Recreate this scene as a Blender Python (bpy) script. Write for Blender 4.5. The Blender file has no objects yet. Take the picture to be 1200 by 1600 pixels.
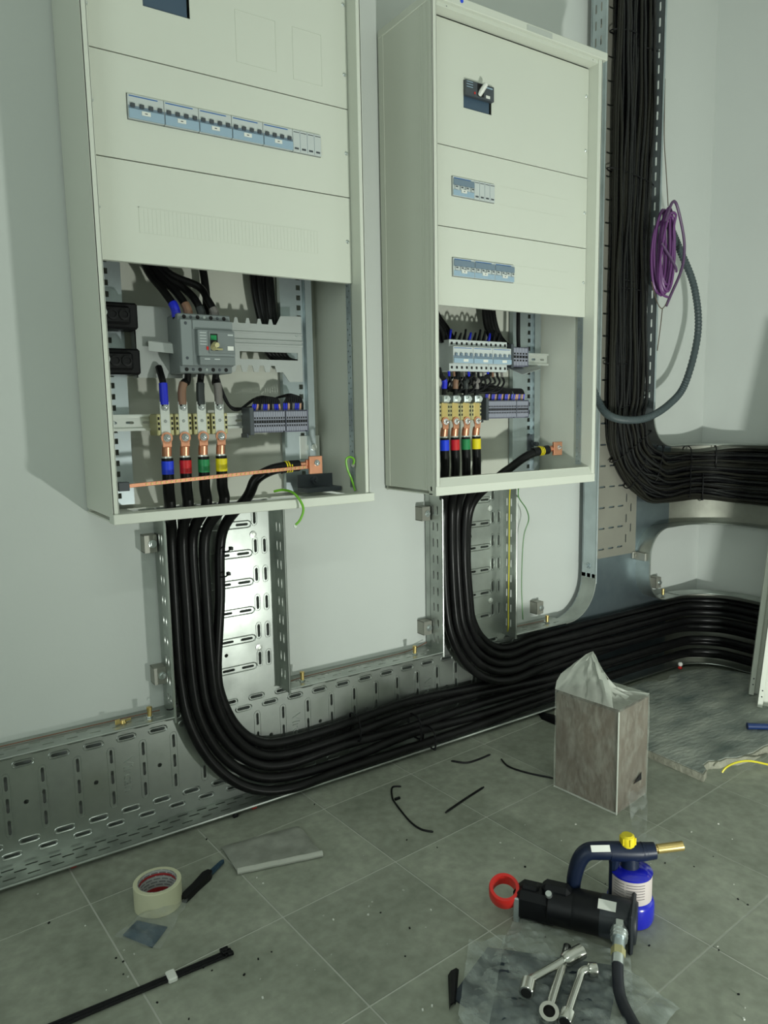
import bpy, bmesh, math, random
from mathutils import Vector, Matrix, geometry
random.seed(11)
S = bpy.context.scene
COL = S.collection
PI = math.pi

# ---------------------------------------------------------------- camera
CF, CYAW, CPITCH, CROLL = 1149.32, 0.5832622, -0.1303445, -0.0180796
CPOS = Vector((-0.3196753, -1.7127963, 0.9717484))
def cam_axes():
    cy, sy, cp, sp = math.cos(CYAW), math.sin(CYAW), math.cos(CPITCH), math.sin(CPITCH)
    f = Vector((sy*cp, cy*cp, sp)); r = Vector((cy, -sy, 0)); u = r.cross(f)
    c, s = math.cos(CROLL), math.sin(CROLL)
    return c*r+s*u, c*u-s*r, f
CR, CU, CFW = cam_axes()
cam_data = bpy.data.cameras.new('camera')
cam_data.sensor_fit = 'VERTICAL'; cam_data.sensor_height = 36.0; cam_data.sensor_width = 27.0
cam_data.lens = CF/1600*36.0
cam_data.clip_start = 0.02
cam = bpy.data.objects.new('camera', cam_data); COL.objects.link(cam)
cam.matrix_world = Matrix(((CR.x, CU.x, -CFW.x, CPOS.x), (CR.y, CU.y, -CFW.y, CPOS.y), (CR.z, CU.z, -CFW.z, CPOS.z), (0, 0, 0, 1)))
S.camera = cam
def at(px, py, y=None, z=None, x=None):
    """survey helper: the real point seen at a photograph pixel on the plane y=, z= or x="""
    d = CFW+(px-600)/CF*CR-(py-800)/CF*CU
    if y is not None: t = (y-CPOS.y)/d.y
    elif z is not None: t = (z-CPOS.z)/d.z
    else: t = (x-CPOS.x)/d.x
    return CPOS+t*d

# ---------------------------------------------------------------- world, lights, exposure
W = bpy.data.worlds.new('world'); S.world = W; W.use_nodes = True
W.node_tree.nodes['Background'].inputs[0].default_value = (0.55, 0.62, 0.58, 1)
W.node_tree.nodes['Background'].inputs[1].default_value = 0.05
S.view_settings.view_transform = 'Standard'; S.view_settings.look = 'None'
S.view_settings.gamma = 1.0; S.view_settings.use_curve_mapping = False
S.view_settings.exposure = 0.0
FLOOD = Vector((0.79, -1.90, 0.10)); FLOOD_AIM = FLOOD+Vector((0.60, 0.30, 0.74))
def area_light(name, loc, target, sx, sy, power, color):
    L = bpy.data.lights.new(name, 'AREA'); L.shape = 'RECTANGLE'; L.size = sx; L.size_y = sy
    L.energy = power; L.color = color
    o = bpy.data.objects.new(name, L); COL.objects.link(o); o.location = loc
    o.rotation_euler = (Vector(target)-Vector(loc)).to_track_quat('-Z', 'Y').to_euler()
    return o
area_light('flood_light_beam', FLOOD, FLOOD_AIM, 0.13, 0.09, 38.0, (0.95, 1.0, 0.93))
area_light('ceiling_fill_beam', (-0.4, -2.9, 2.84), (-0.4, -2.9, 0), 1.2, 0.12, 12.0, (0.91, 1.0, 0.92))  # added ambient fill from an unseen ceiling lamp
area_light('window_fill', (-2.66, -2.75, 1.45), (0.0, -2.75, 1.45), 2.2, 1.7, 31.0, (0.88, 1.0, 0.95))  # added fill that brightens left-facing sides, set in an unseen window

# ---------------------------------------------------------------- materials
MATS = {}
def film_mat(name, col, a0, a1, rough, stretch, scale):
    m = mat(name, col, rough, spec=.6, bump=.5, bscale=scale*1.5, stretch=stretch); nt = m.node_tree; b = nt.nodes['Principled BSDF']
    tc = nt.nodes.new('ShaderNodeTexCoord'); mp = nt.nodes.new('ShaderNodeMapping'); mp.inputs['Scale'].default_value = stretch; mp.inputs['Rotation'].default_value = (.5, .3, .7)
    n = nt.nodes.new('ShaderNodeTexNoise'); n.inputs['Scale'].default_value = scale; n.inputs['Detail'].default_value = 8; n.inputs['Roughness'].default_value = .65
    r = nt.nodes.new('ShaderNodeMapRange'); r.inputs[1].default_value = .42; r.inputs[2].default_value = .78; r.inputs[3].default_value = a0; r.inputs[4].default_value = a1
    nt.links.new(tc.outputs['Object'], mp.inputs[0]); nt.links.new(mp.outputs[0], n.inputs['Vector']); nt.links.new(n.outputs[0], r.inputs[0]); nt.links.new(r.outputs[0], b.inputs['Alpha'])
    return m
def mat(name, col, rough=0.5, metal=0.0, var=0.0, vscale=8.0, bump=0.0, bscale=60.0, alpha=1.0, spec=0.5, col2=None, emit=None, trans=0.0, rvar=0.0, stretch=None, coat=0.0):
    if name in MATS: return MATS[name]
    m = bpy.data.materials.new(name); m.use_nodes = True; nt = m.node_tree; b = nt.nodes['Principled BSDF']
    b.inputs['Base Color'].default_value = (*col, 1); b.inputs['Roughness'].default_value = rough
    b.inputs['Metallic'].default_value = metal; b.inputs['Specular IOR Level'].default_value = spec
    b.inputs['Alpha'].default_value = alpha; b.inputs['Transmission Weight'].default_value = trans
    b.inputs['Coat Weight'].default_value = coat
    if emit:
        b.inputs['Emission Color'].default_value = (*emit[:3], 1); b.inputs['Emission Strength'].default_value = emit[3]
    if var or bump or rvar:
        tc = nt.nodes.new('ShaderNodeTexCoord'); src = tc.outputs['Object']
        if stretch:
            mp = nt.nodes.new('ShaderNodeMapping'); mp.inputs['Scale'].default_value = stretch
            nt.links.new(src, mp.inputs[0]); src = mp.outputs[0]
        if var:
            n = nt.nodes.new('ShaderNodeTexNoise'); n.inputs['Scale'].default_value = vscale; n.inputs['Detail'].default_value = 5
            nt.links.new(src, n.inputs['Vector'])
            mr = nt.nodes.new('ShaderNodeMapRange'); mr.inputs[1].default_value = 0.3; mr.inputs[2].default_value = 0.7
            nt.links.new(n.outputs[0], mr.inputs[0])
            mx = nt.nodes.new('ShaderNodeMix'); mx.data_type = 'RGBA'
            c2 = col2 if col2 else tuple(c*(1-var) for c in col)
            mx.inputs[6].default_value = (*col, 1); mx.inputs[7].default_value = (*c2, 1)
            nt.links.new(mr.outputs[0], mx.inputs[0]); nt.links.new(mx.outputs[2], b.inputs['Base Color'])
            if rvar:
                m2 = nt.nodes.new('ShaderNodeMapRange'); m2.inputs[3].default_value = rough; m2.inputs[4].default_value = rough+rvar
                nt.links.new(mr.outputs[0], m2.inputs[0]); nt.links.new(m2.outputs[0], b.inputs['Roughness'])
        if bump:
            n2 = nt.nodes.new('ShaderNodeTexNoise'); n2.inputs['Scale'].default_value = bscale; n2.inputs['Detail'].default_value = 4
            nt.links.new(src, n2.inputs['Vector'])
            bp = nt.nodes.new('ShaderNodeBump'); bp.inputs['Strength'].default_value = bump; bp.inputs['Distance'].default_value = 0.01
            nt.links.new(n2.outputs[0], bp.inputs['Height']); nt.links.new(bp.outputs[0], b.inputs['Normal'])
    MATS[name] = m
    return m
mat('wall', (0.60, 0.63, 0.60), 0.75, var=0.05, vscale=1.5, bump=0.03, bscale=90)
mat('ceiling', (0.7, 0.72, 0.69), 0.8)
mat('grout', (0.50, 0.51, 0.46), 0.9)
mat('cab', (0.62, 0.645, 0.565), 0.42, var=0.02, vscale=3)
mat('cab_in', (0.56, 0.575, 0.50), 0.5, var=0.03, vscale=4)
mat('galv', (0.50, 0.535, 0.50), 0.28, 0.92, var=0.35, vscale=9, rvar=0.18, bump=0.02, bscale=25)
mat('galv_rail', (0.55, 0.62, 0.64), 0.33, 0.85, var=0.2, vscale=14, rvar=0.1)
mat('galv_blue_reflection', (0.36, 0.43, 0.47), 0.30, 0.9, var=0.35, vscale=5, col2=(0.20, 0.25, 0.28), rvar=0.2)  # bluish daylight reflection painted into the metal colour
mat('galv_brown', (0.34, 0.33, 0.28), 0.52, 0.35, var=0.15, vscale=6)
mat('zinc', (0.62, 0.66, 0.65), 0.28, 0.9)
mat('plate_grey', (0.46, 0.485, 0.47), 0.42, 0.35, var=0.06, vscale=10)
mat('rubber', (0.004, 0.004, 0.0045), 0.30, var=0.3, vscale=30, col2=(0.007, 0.007, 0.007), rvar=0.10, spec=0.22)
mat('cable_a', (0.004, 0.004, 0.005), 0.27, spec=0.42)
mat('cable_b', (0.009, 0.009, 0.009), 0.29, spec=0.5)
mat('cable_c', (0.014, 0.0135, 0.010), 0.38, spec=0.35)
mat('black', (0.005, 0.005, 0.006), 0.45, spec=0.25)
mat('hole', (0.004, 0.004, 0.004), 0.8)
mat('copper', (0.78, 0.36, 0.22), 0.34, 0.9, var=0.2, vscale=30)
mat('tin', (0.78, 0.80, 0.76), 0.28, 0.75)
mat('brass', (0.66, 0.50, 0.20), 0.3, 0.9)
mat('steel', (0.58, 0.60, 0.60), 0.22, 1.0)
mat('term_yellow', (0.46, 0.43, 0.22), 0.45, 0.2)
mat('grey_dev', (0.17, 0.195, 0.195), 0.45)
mat('grey_dev2', (0.21, 0.24, 0.24), 0.42)
mat('grey_dark', (0.055, 0.065, 0.075), 0.45)
mat('navy_dev', (0.05, 0.085, 0.13), 0.4)
mat('mcb_white', (0.52, 0.56, 0.55), 0.4)
mat('mcb_blue', (0.30, 0.42, 0.52), 0.4)
mat('mcb_shade', (0.16, 0.22, 0.28), 0.45)
mat('line_blue', (0.02, 0.12, 0.38), 0.4)
mat('white', (0.72, 0.73, 0.68), 0.5)
mat('term_grey', (0.15, 0.155, 0.21), 0.5)
mat('term_face', (0.27, 0.28, 0.34), 0.5)
mat('s_blue', (0.01, 0.02, 0.55), 0.4); mat('s_brown', (0.22, 0.12, 0.075), 0.45)
mat('s_grey', (0.16, 0.15, 0.14), 0.45); mat('s_black', (0.02, 0.025, 0.025), 0.45); mat('s_tan', (0.55, 0.33, 0.22), 0.5)
mat('t_blue', (0.01, 0.05, 0.75), 0.35); mat('t_red', (0.55, 0.01, 0.015), 0.35)
mat('t_green', (0.01, 0.22, 0.07), 0.35); mat('t_yellow', (0.75, 0.62, 0.01), 0.35)
mat('gy', (0.15, 0.42, 0.02), 0.4); mat('gy_dark', (0.05, 0.20, 0.03), 0.4); mat('gy_yellow', (0.62, 0.55, 0.03), 0.4)
mat('purple', (0.14, 0.042, 0.17), 0.4); mat('purple2', (0.10, 0.05, 0.12), 0.45)
mat('conduit', (0.055, 0.075, 0.08), 0.5)
mat('rope', (0.10, 0.075, 0.05), 0.7); mat('copper_wire', (0.22, 0.10, 0.06), 0.5, 0.3)
mat('red', (0.62, 0.02, 0.015), 0.4)

# ---------------------------------------------------------------- mesh helpers: each returns (verts, faces)
def V3(p): return Vector(p)
def box(x0, x1, y0, y1, z0, z1, c=0.0):
    if x0 > x1: x0, x1 = x1, x0
    if y0 > y1: y0, y1 = y1, y0
    if z0 > z1: z0, z1 = z1, z0
    if c <= 0:
        v = [(x, y, z) for x in (x0, x1) for y in (y0, y1) for z in (z0, z1)]
        return v, [(0, 1, 3, 2), (4, 6, 7, 5), (0, 4, 5, 1), (2, 3, 7, 6), (0, 2, 6, 4), (1, 5, 7, 3)]
    c = min(c, (x1-x0)*.45, (y1-y0)*.45, (z1-z0)*.45)
    v = []; idx = {}
    for i, x in enumerate((x0, x1)):
        for j, y in enumerate((y0, y1)):
            for k, z in enumerate((z0, z1)):
                sx, sy, sz = (1, -1)[i], (1, -1)[j], (1, -1)[k]
                for a, p in enumerate(((x, y+sy*c, z+sz*c), (x+sx*c, y, z+sz*c), (x+sx*c, y+sy*c, z))):
                    idx[i, j, k, a] = len(v); v.append(p)
    f = []
    for i in (0, 1):
        f.append([idx[i, j, k, 0] for j, k in ((0, 0), (0, 1), (1, 1), (1, 0))])
        f.append([idx[j, i, k, 1] for j, k in ((0, 0), (0, 1), (1, 1), (1, 0))])
        f.append([idx[j, k, i, 2] for j, k in ((0, 0), (0, 1), (1, 1), (1, 0))])
        for j in (0, 1):
            f.append([idx[i, j, 0, 0], idx[i, j, 1, 0], idx[i, j, 1, 1], idx[i, j, 0, 1]])
            f.append([idx[i, 0, j, 0], idx[i, 1, j, 0], idx[i, 1, j, 2], idx[i, 0, j, 2]])
            f.append([idx[0, i, j, 1], idx[1, i, j, 1], idx[1, i, j, 2], idx[0, i, j, 2]])
            for k in (0, 1): f.append([idx[i, j, k, 0], idx[i, j, k, 1], idx[i, j, k, 2]])
    return v, f
def frame_of(d):
    d = d.normalized(); a = Vector((0, 0, 1)) if abs(d.z) < 0.9 else Vector((1, 0, 0))
    u = d.cross(a).normalized(); return u, d.cross(u)
def tube(pts, r, n=8, caps=True, closed=False):
    pts = [Vector(p) for p in pts]; N = len(pts)
    rr = (lambda i: r) if not callable(r) and not isinstance(r, (list, tuple)) else (r if callable(r) else (lambda i: r[i]))
    tg = []
    for i in range(N):
        a = pts[(i-1) % N] if closed else pts[max(i-1, 0)]; b = pts[(i+1) % N] if closed else pts[min(i+1, N-1)]
        d = b-a; tg.append(d.normalized() if d.length > 1e-9 else Vector((0, 0, 1)))
    u, w = frame_of(tg[0]); v = []; f = []
    for i in range(N):
        if i:
            u = (u-tg[i]*u.dot(tg[i]))
            u = u.normalized() if u.length > 1e-6 else frame_of(tg[i])[0]
        w = tg[i].cross(u)
        for k in range(n):
            a = 2*PI*k/n; v.append(tuple(pts[i]+(u*math.cos(a)+w*math.sin(a))*rr(i)))
    for i in range(N if closed else N-1):
        j = (i+1) % N
        for k in range(n): f.append((i*n+k, i*n+(k+1) % n, j*n+(k+1) % n, j*n+k))
    if caps and not closed: f.append(tuple(range(n))[::-1]); f.append(tuple((N-1)*n+k for k in range(n)))
    return v, f
def cyl(p0, p1, r, n=12, r1=None): return tube([p0, p1], [r, r if r1 is None else r1], n)
def lathe(prof, o, axis=(0, 0, 1), n=20, caps=True):
    """prof: list of (radius, height along axis)"""
    o = Vector(o); ax = Vector(axis).normalized(); u, w = frame_of(ax); v = []; f = []
    for r, h in prof:
        for k in range(n):
            a = 2*PI*k/n; v.append(tuple(o+ax*h+(u*math.cos(a)+w*math.sin(a))*max(r, 1e-5)))
    for i in range(len(prof)-1):
        for k in range(n): f.append((i*n+k, i*n+(k+1) % n, (i+1)*n+(k+1) % n, (i+1)*n+k))
    if caps: f.append(tuple(range(n))[::-1]); f.append(tuple((len(prof)-1)*n+k for k in range(n)))
    return v, f
def plate(outline, holes, th, o, u, v, w):
    """flat sheet with real cut-outs; local (a,b) -> o+a*u+b*v, thickness along w"""
    o, u, v, w = Vector(o), Vector(u), Vector(v), Vector(w)
    loops = [outline]+holes; P = [[Vector((a, b, 0)) for a, b in L] for L in loops]
    tris = geometry.tessellate_polygon(P); flat = [p for L in P for p in L]; n = len(flat)
    vs = [tuple(o+u*p.x+v*p.y) for p in flat]+[tuple(o+u*p.x+v*p.y+w*th) for p in flat]
    fs = [tuple(t) for t in tris]+[tuple(i+n for i in t[::-1]) for t in tris]; b = 0
    for L in P:
        m = len(L)
        for i in range(m): fs.append((b+i, b+(i+1) % m, n+b+(i+1) % m, n+b+i))
        b += m
    return vs, fs
def slot(cx, cy, L, Wd, horiz=True, n=3):
    r = Wd/2; h = L/2-r; pts = []
    for s, a0 in ((1, -PI/2), (-1, PI/2)):
        for k in range(n+1):
            a = a0+PI*k/n; pts.append((s*h+r*math.cos(a), r*math.sin(a)))
    return [(cx+a, cy+b) if horiz else (cx-b, cy+a) for a, b in pts]
def rect(x0, x1, y0, y1): return [(x0, y0), (x1, y0), (x1, y1), (x0, y1)]
def circ(cx, cy, r, n=10): return [(cx+r*math.cos(2*PI*k/n), cy+r*math.sin(2*PI*k/n)) for k in range(n)]
def arc(cx, cy, r, a0, a1, n=10):
    return [(cx+r*math.cos(math.radians(a0+(a1-a0)*k/n)), cy+r*math.sin(math.radians(a0+(a1-a0)*k/n))) for k in range(n+1)]
def ribbon(A, B, th):
    A = [Vector(p) for p in A]; B = [Vector(p) for p in B]; N = len(A); v = []; f = []
    for i in range(N):
        t = A[min(i+1, N-1)]-A[max(i-1, 0)]; n = (B[i]-A[i]).cross(t).normalized()*th
        v += [tuple(A[i]), tuple(B[i]), tuple(B[i]+n), tuple(A[i]+n)]
    for i in range(N-1):
        a, b = 4*i, 4*i+4
        for k in range(4): f.append((a+k, a+(k+1) % 4, b+(k+1) % 4, b+k))
    f.append((0, 1, 2, 3)); e = 4*N-4; f.append((e+3, e+2, e+1, e))
    return v, f
def cr(pts, per=8, closed=False):
    P = [Vector(p) for p in pts]; N = len(P); out = []
    for i in range(N if closed else N-1):
        g = (lambda k: P[k % N]) if closed else (lambda k: P[min(max(k, 0), N-1)])
        p0, p1, p2, p3 = g(i-1), g(i), g(i+1), g(i+2)
        for s in range(per):
            t = s/per
            out.append(0.5*((2*p1)+(p2-p0)*t+(2*p0-5*p1+4*p2-p3)*t*t+(3*p1-p0-3*p2+p3)*t**3))
    if not closed: out.append(P[-1])
    return out
def xf(g, M): return [tuple(M @ Vector(p)) for p in g[0]], g[1]
def text_geo(s, size, o, u, v, depth=0.0006):
    cu = bpy.data.curves.new('t', 'FONT'); cu.body = s; cu.size = size; cu.extrude = depth/2; cu.align_x = 'CENTER'; cu.align_y = 'CENTER'
    cu.resolution_u = 2
    ob = bpy.data.objects.new('t', cu); COL.objects.link(ob); bpy.context.view_layer.update()
    me = ob.evaluated_get(bpy.context.evaluated_depsgraph_get()).to_mesh()
    o, u, v = Vector(o), Vector(u), Vector(v); w = u.cross(v)
    g = ([tuple(o+u*p.co.x+v*p.co.y+w*p.co.z) for p in me.vertices], [tuple(f.vertices) for f in me.polygons])
    ob.evaluated_get(bpy.context.evaluated_depsgraph_get()).to_mesh_clear()
    bpy.data.objects.remove(ob); bpy.data.curves.remove(cu)
    return g
def mesh_of(name, geos, m, smooth=35, recalc=True):
    if isinstance(geos, tuple): geos = [geos]
    v = []; f = []; mi = []; slots = [m]
    for g in geos:
        b = len(v); v += g[0]; f += [tuple(i+b for i in q) for q in g[1]]
        gm = g[2] if len(g) > 2 else m
        if gm not in slots: slots.append(gm)
        mi += [slots.index(gm)]*len(g[1])
    me = bpy.data.meshes.new(name); me.from_pydata(v, [], f)
    for s in slots: me.materials.append(MATS[s])
    me.polygons.foreach_set('material_index', mi)
    if recalc:
        bm = bmesh.new(); bm.from_mesh(me); lv = [x for x in bm.verts if not x.link_faces]; bmesh.ops.delete(bm, geom=lv, context='VERTS'); bmesh.ops.recalc_face_normals(bm, faces=bm.faces); bm.to_mesh(me); bm.free()
    if smooth:
        me.polygons.foreach_set('use_smooth', [True]*len(f)); me.set_sharp_from_angle(angle=math.radians(smooth))
    me.update()
    return me
def tag(o, label=None, cat=None, group=None, kind=None):
    if label: o['label'] = label
    if cat: o['category'] = cat
    if group: o['group'] = group
    if kind: o['kind'] = kind
    return o
def part(name, geos, m, parent=None, smooth=35, label=None):
    o = bpy.data.objects.new(name, mesh_of(name, geos, m, smooth)); COL.objects.link(o)
    if parent is not None: adopt(o, parent)
    if label: o['label'] = label
    return o
def adopt(o, parent):
    o.parent = parent; o.matrix_parent_inverse = Matrix.Translation(-Vector(parent.location))
def thing(name, loc, label, cat, group=None):
    o = bpy.data.objects.new(name, None); COL.objects.link(o); o.location = loc; o.empty_display_size = 0.02
    return tag(o, label, cat, group)
def dup(o, parent=None, offset=(0, 0, 0)):
    c = o.copy(); COL.objects.link(c)
    if parent is not None: c.parent = parent
    else: c.location = Vector(o.location)+Vector(offset)
    for ch in o.children: dup(ch, c)
    return c
def struct(name, geos, m, smooth=35): return tag(part(name, geos, m, None, smooth), kind='structure')
EX, EY, EZ = (1, 0, 0), (0, 1, 0), (0, 0, 1)
# ================================================================ the room
XR, XL, YR, ZC = 2.298, -2.7, -4.0, 2.9
struct('wall_back', box(XL-.1, XR+.1, 0, .1, -.1, ZC+.1), 'wall')
struct('wall_right', box(XR, XR+.1, YR, 0, -.1, ZC+.1), 'wall')
struct('wall_left', box(XL-.1, XL, YR, 0, -.1, ZC+.1), 'wall')
struct('wall_rear', box(XL-.1, XR+.1, YR-.1, YR, -.1, ZC+.1), 'wall')
struct('ceiling', box(XL-.1, XR+.1, YR-.1, .1, ZC, ZC+.1), 'ceiling')
floor = struct('floor', box(XL-.1, XR+.1, YR-.1, .1, -.1, -.0012), 'grout')
def tile_material():
    m = bpy.data.materials.new('tile'); m.use_nodes = True; nt = m.node_tree; b = nt.nodes['Principled BSDF']
    oi = nt.nodes.new('ShaderNodeObjectInfo'); geo = nt.nodes.new('ShaderNodeNewGeometry')
    n = nt.nodes.new('ShaderNodeTexNoise'); n.inputs['Scale'].default_value = 5.5; n.inputs['Detail'].default_value = 8; n.inputs['Roughness'].default_value = .62
    n2 = nt.nodes.new('ShaderNodeTexNoise'); n2.inputs['Scale'].default_value = 42; n2.inputs['Detail'].default_value = 4
    nt.links.new(geo.outputs['Position'], n.inputs['Vector']); nt.links.new(geo.outputs['Position'], n2.inputs['Vector'])
    r = nt.nodes.new('ShaderNodeValToRGB'); e = r.color_ramp.elements
    e[0].position = .32; e[0].color = (.23, .25, .20, 1); e[1].position = .72; e[1].color = (.355, .376, .31, 1)
    nt.links.new(n.outputs[0], r.inputs[0])
    r2 = nt.nodes.new('ShaderNodeMapRange'); r2.inputs[1].default_value = .35; r2.inputs[2].default_value = .7; r2.inputs[3].default_value = .86; r2.inputs[4].default_value = 1.08
    nt.links.new(n2.outputs[0], r2.inputs[0])
    r3 = nt.nodes.new('ShaderNodeMapRange'); r3.inputs[3].default_value = .93; r3.inputs[4].default_value = 1.07
    nt.links.new(oi.outputs['Random'], r3.inputs[0])
    ml = nt.nodes.new('ShaderNodeMath'); ml.operation = 'MULTIPLY'; nt.links.new(r2.outputs[0], ml.inputs[0]); nt.links.new(r3.outputs[0], ml.inputs[1])
    mx = nt.nodes.new('ShaderNodeMix'); mx.data_type = 'RGBA'; mx.blend_type = 'MULTIPLY'; mx.inputs[0].default_value = 1
    nt.links.new(r.outputs[0], mx.inputs[6]); nt.links.new(ml.outputs[0], mx.inputs[7]); nt.links.new(mx.outputs[2], b.inputs['Base Color'])
    b.inputs['Roughness'].default_value = .62; b.inputs['Specular IOR Level'].default_value = .3
    bp = nt.nodes.new('ShaderNodeBump'); bp.inputs['Strength'].default_value = .06; bp.inputs['Distance'].default_value = .004
    nt.links.new(n2.outputs[0], bp.inputs['Height']); nt.links.new(bp.outputs[0], b.inputs['Normal'])
    MATS['tile'] = m
tile_material()
TP, TX, TY, TR = .2836, -.0704, -.2263, .0777
def clip(poly, a, b, c):      # keep a*x+b*y <= c
    out = []
    for i in range(len(poly)):
        p, q = poly[i], poly[(i+1) % len(poly)]; dp, dq = a*p[0]+b*p[1]-c, a*q[0]+b*q[1]-c
        if dp <= 0: out.append(p)
        if dp*dq < 0:
            t = dp/(dp-dq); out.append((p[0]+(q[0]-p[0])*t, p[1]+(q[1]-p[1])*t))
    return out
def poly_prism(poly, z0, z1):
    n = len(poly); v = [(x, y, z0) for x, y in poly]+[(x, y, z1) for x, y in poly]
    return v, [tuple(range(n))[::-1], tuple(range(n, 2*n))]+[(i, (i+1) % n, n+(i+1) % n, n+i) for i in range(n)]
full = None; ct, st = math.cos(TR), math.sin(TR); hw = TP/2-.0019
for i in range(-4, 9):
    for j in range(-7, 3):
        cx, cy = TX+((i+.5)*ct-(j+.5)*st)*TP, TY+((i+.5)*st+(j+.5)*ct)*TP
        loc = [(a*ct-b*st, a*st+b*ct) for a, b in ((-hw, -hw), (hw, -hw), (hw, hw), (-hw, hw))]
        if full is None: full = mesh_of('tile', poly_prism([(p[0], p[1]) for p in loc], -.0012, 0), 'tile', 0)
        wp = [(p[0]+cx, p[1]+cy) for p in loc]
        if all(p[0] < XR and p[1] < 0 for p in wp):
            o = bpy.data.objects.new('tile', full); COL.objects.link(o); o.location = (cx, cy, 0)
        else:
            wp = clip(clip(wp, 1, 0, XR), 0, 1, 0)
            if len(wp) < 3: continue
            o = part('tile', poly_prism(wp, -.0012, 0), 'tile', None, 0)
        o.parent = floor

# flood lamp standing on the floor (out of frame) whose shadows rise up the walls
fl = thing('flood_lamp', (FLOOD.x, FLOOD.y, 0), 'low work floodlight standing on the floor facing the cabinets', 'lamp')
ax = (FLOOD_AIM-FLOOD).normalized(); q = ax.to_track_quat('-Z', 'Y').to_matrix().to_4x4()
M = Matrix.Translation(FLOOD+ax*-.012) @ q
mat('lamp_black', (.02, .02, .02), .5); mat('lamp_glass', (.9, .9, .88), .2)
part('housing', [xf(box(-.085, .085, -.065, .065, .004, .045, .008), M)]+[xf(box(-.07+.02*k, -.064+.02*k, -.06, .06, .045, .06), M) for k in range(8)], 'lamp_black', fl)
part('lens', xf(box(-.07, .07, -.05, .05, 0, .0035), M), 'lamp_glass', fl)
part('stand', [tube([(FLOOD.x-.1, FLOOD.y, .075), (FLOOD.x-.1, FLOOD.y, .008), (FLOOD.x+.1, FLOOD.y, .008), (FLOOD.x+.1, FLOOD.y, .075)], .006, 8),
    cyl((FLOOD.x-.1, FLOOD.y-.08, .006), (FLOOD.x-.1, FLOOD.y+.05, .006), .006), cyl((FLOOD.x+.1, FLOOD.y-.08, .006), (FLOOD.x+.1, FLOOD.y+.05, .006), .006)], 'lamp_black', fl)
cl = thing('added_ceiling_lamp', (-.4, -2.9, 2.9), 'added unseen white ceiling batten lamp for ambient fill', 'lamp')  # unseen lamp body added to carry the ambient fill
part('tray', box(-1.02, .22, -2.97, -2.83, 2.86, 2.9, .004), 'white', cl)
part('diffuser', box(-1.0, .2, -2.96, -2.84, 2.845, 2.86, .004), 'white', cl)

# unseen window added in the left wall behind the camera as fill light
mat('added_window_pane', (.6, .65, .65), .3)
wn = struct('added_window', [box(-2.699, -2.688, -3.87, -1.63, .56, 2.34)], 'added_window_pane')
for nm, b_ in (('added_window_frame', box(-2.70, -2.65, -3.93, -3.85, .52, 2.38)), ('added_window_frame', box(-2.70, -2.65, -1.65, -1.57, .52, 2.38)), ('added_window_frame', box(-2.70, -2.65, -3.93, -1.57, 2.32, 2.40)), ('added_window_sill', box(-2.70, -2.62, -3.95, -1.55, .50, .56)), ('added_window_mullion', box(-2.70, -2.668, -2.78, -2.72, .55, 2.33))):
    part(nm, b_, 'white', wn)
# ================================================================ cable trays
YB, YF, PT = -.022, -.085, .0725      # sheet plane, flange lip plane, slot pitch
def rim(cx, cz, L, Wd, horiz, y, r=.0014, to=None):
    pts = slot(cx, cz, L, Wd, horiz, 4)
    f = to or (lambda a, b: (a, y, b))
    return tube([f(a, b) for a, b in pts], r, 5, False, True)
def lip(pts, r=.0032): return tube(pts, r, 8)
def lettering(parent, x, z, size, rot):
    u, v = ((1, 0, 0), (0, 0, 1)) if rot == 0 else ((0, 0, -1), (1, 0, 0)) if rot < 0 else ((-1, 0, 0), (0, 0, -1))
    part('embossed_lettering', text_geo('Vircan', size, (x, YB-.0030, z), u, v, .0042), 'galv', parent)
# --- long tray along the foot of the wall
XT0, XT1 = -1.02, 1.50
bt = thing('cable_tray', (0.2, YB, 0), 'long perforated galvanised cable tray along the foot of the back wall', 'cable tray')
holes, rims = [], []
x = -.0405-13*PT; k = -13
while x < XT1-.03:
    if x > XT0+.02:
        for zc in (.206, .156, .106): holes.append(slot(x, zc, .033, .0065, False))
        rims.append(rim(x, .155, .146, .017, False, YB-.0022))
        holes.append(slot(x, .267, .034, .008)); rims.append(rim(x, .267, .043, .0145, True, YB-.0022))
        holes.append(slot(x, .0425, .032, .006)); rims.append(rim(x, .0425, .040, .012, True, YB-.0022))
        xm = x+PT/2
        if xm < XT1-.03:
            holes.append(slot(xm, .2435, .035, .008)); rims.append(rim(xm, .2435, .044, .0145, True, YB-.0022))
            holes.append(slot(xm, .0675, .034, .008)); rims.append(rim(xm, .0675, .043, .0135, True, YB-.0022))
            if k % 2 == 0: holes.append(circ(xm, .1545, .0052))
    x += PT; k += 1
part('base_sheet', plate(rect(XT0, XT1, .003, .290), holes, .002, (0, YB, 0), EX, EZ, (0, -1, 0)), 'galv', bt)
part('pressed_rims', rims, 'galv', bt)
for xx in (-.0405+1.5*PT, -.0405+7.5*PT, -.0405+13.5*PT): lettering(bt, xx, .152, .033, -1)
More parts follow.
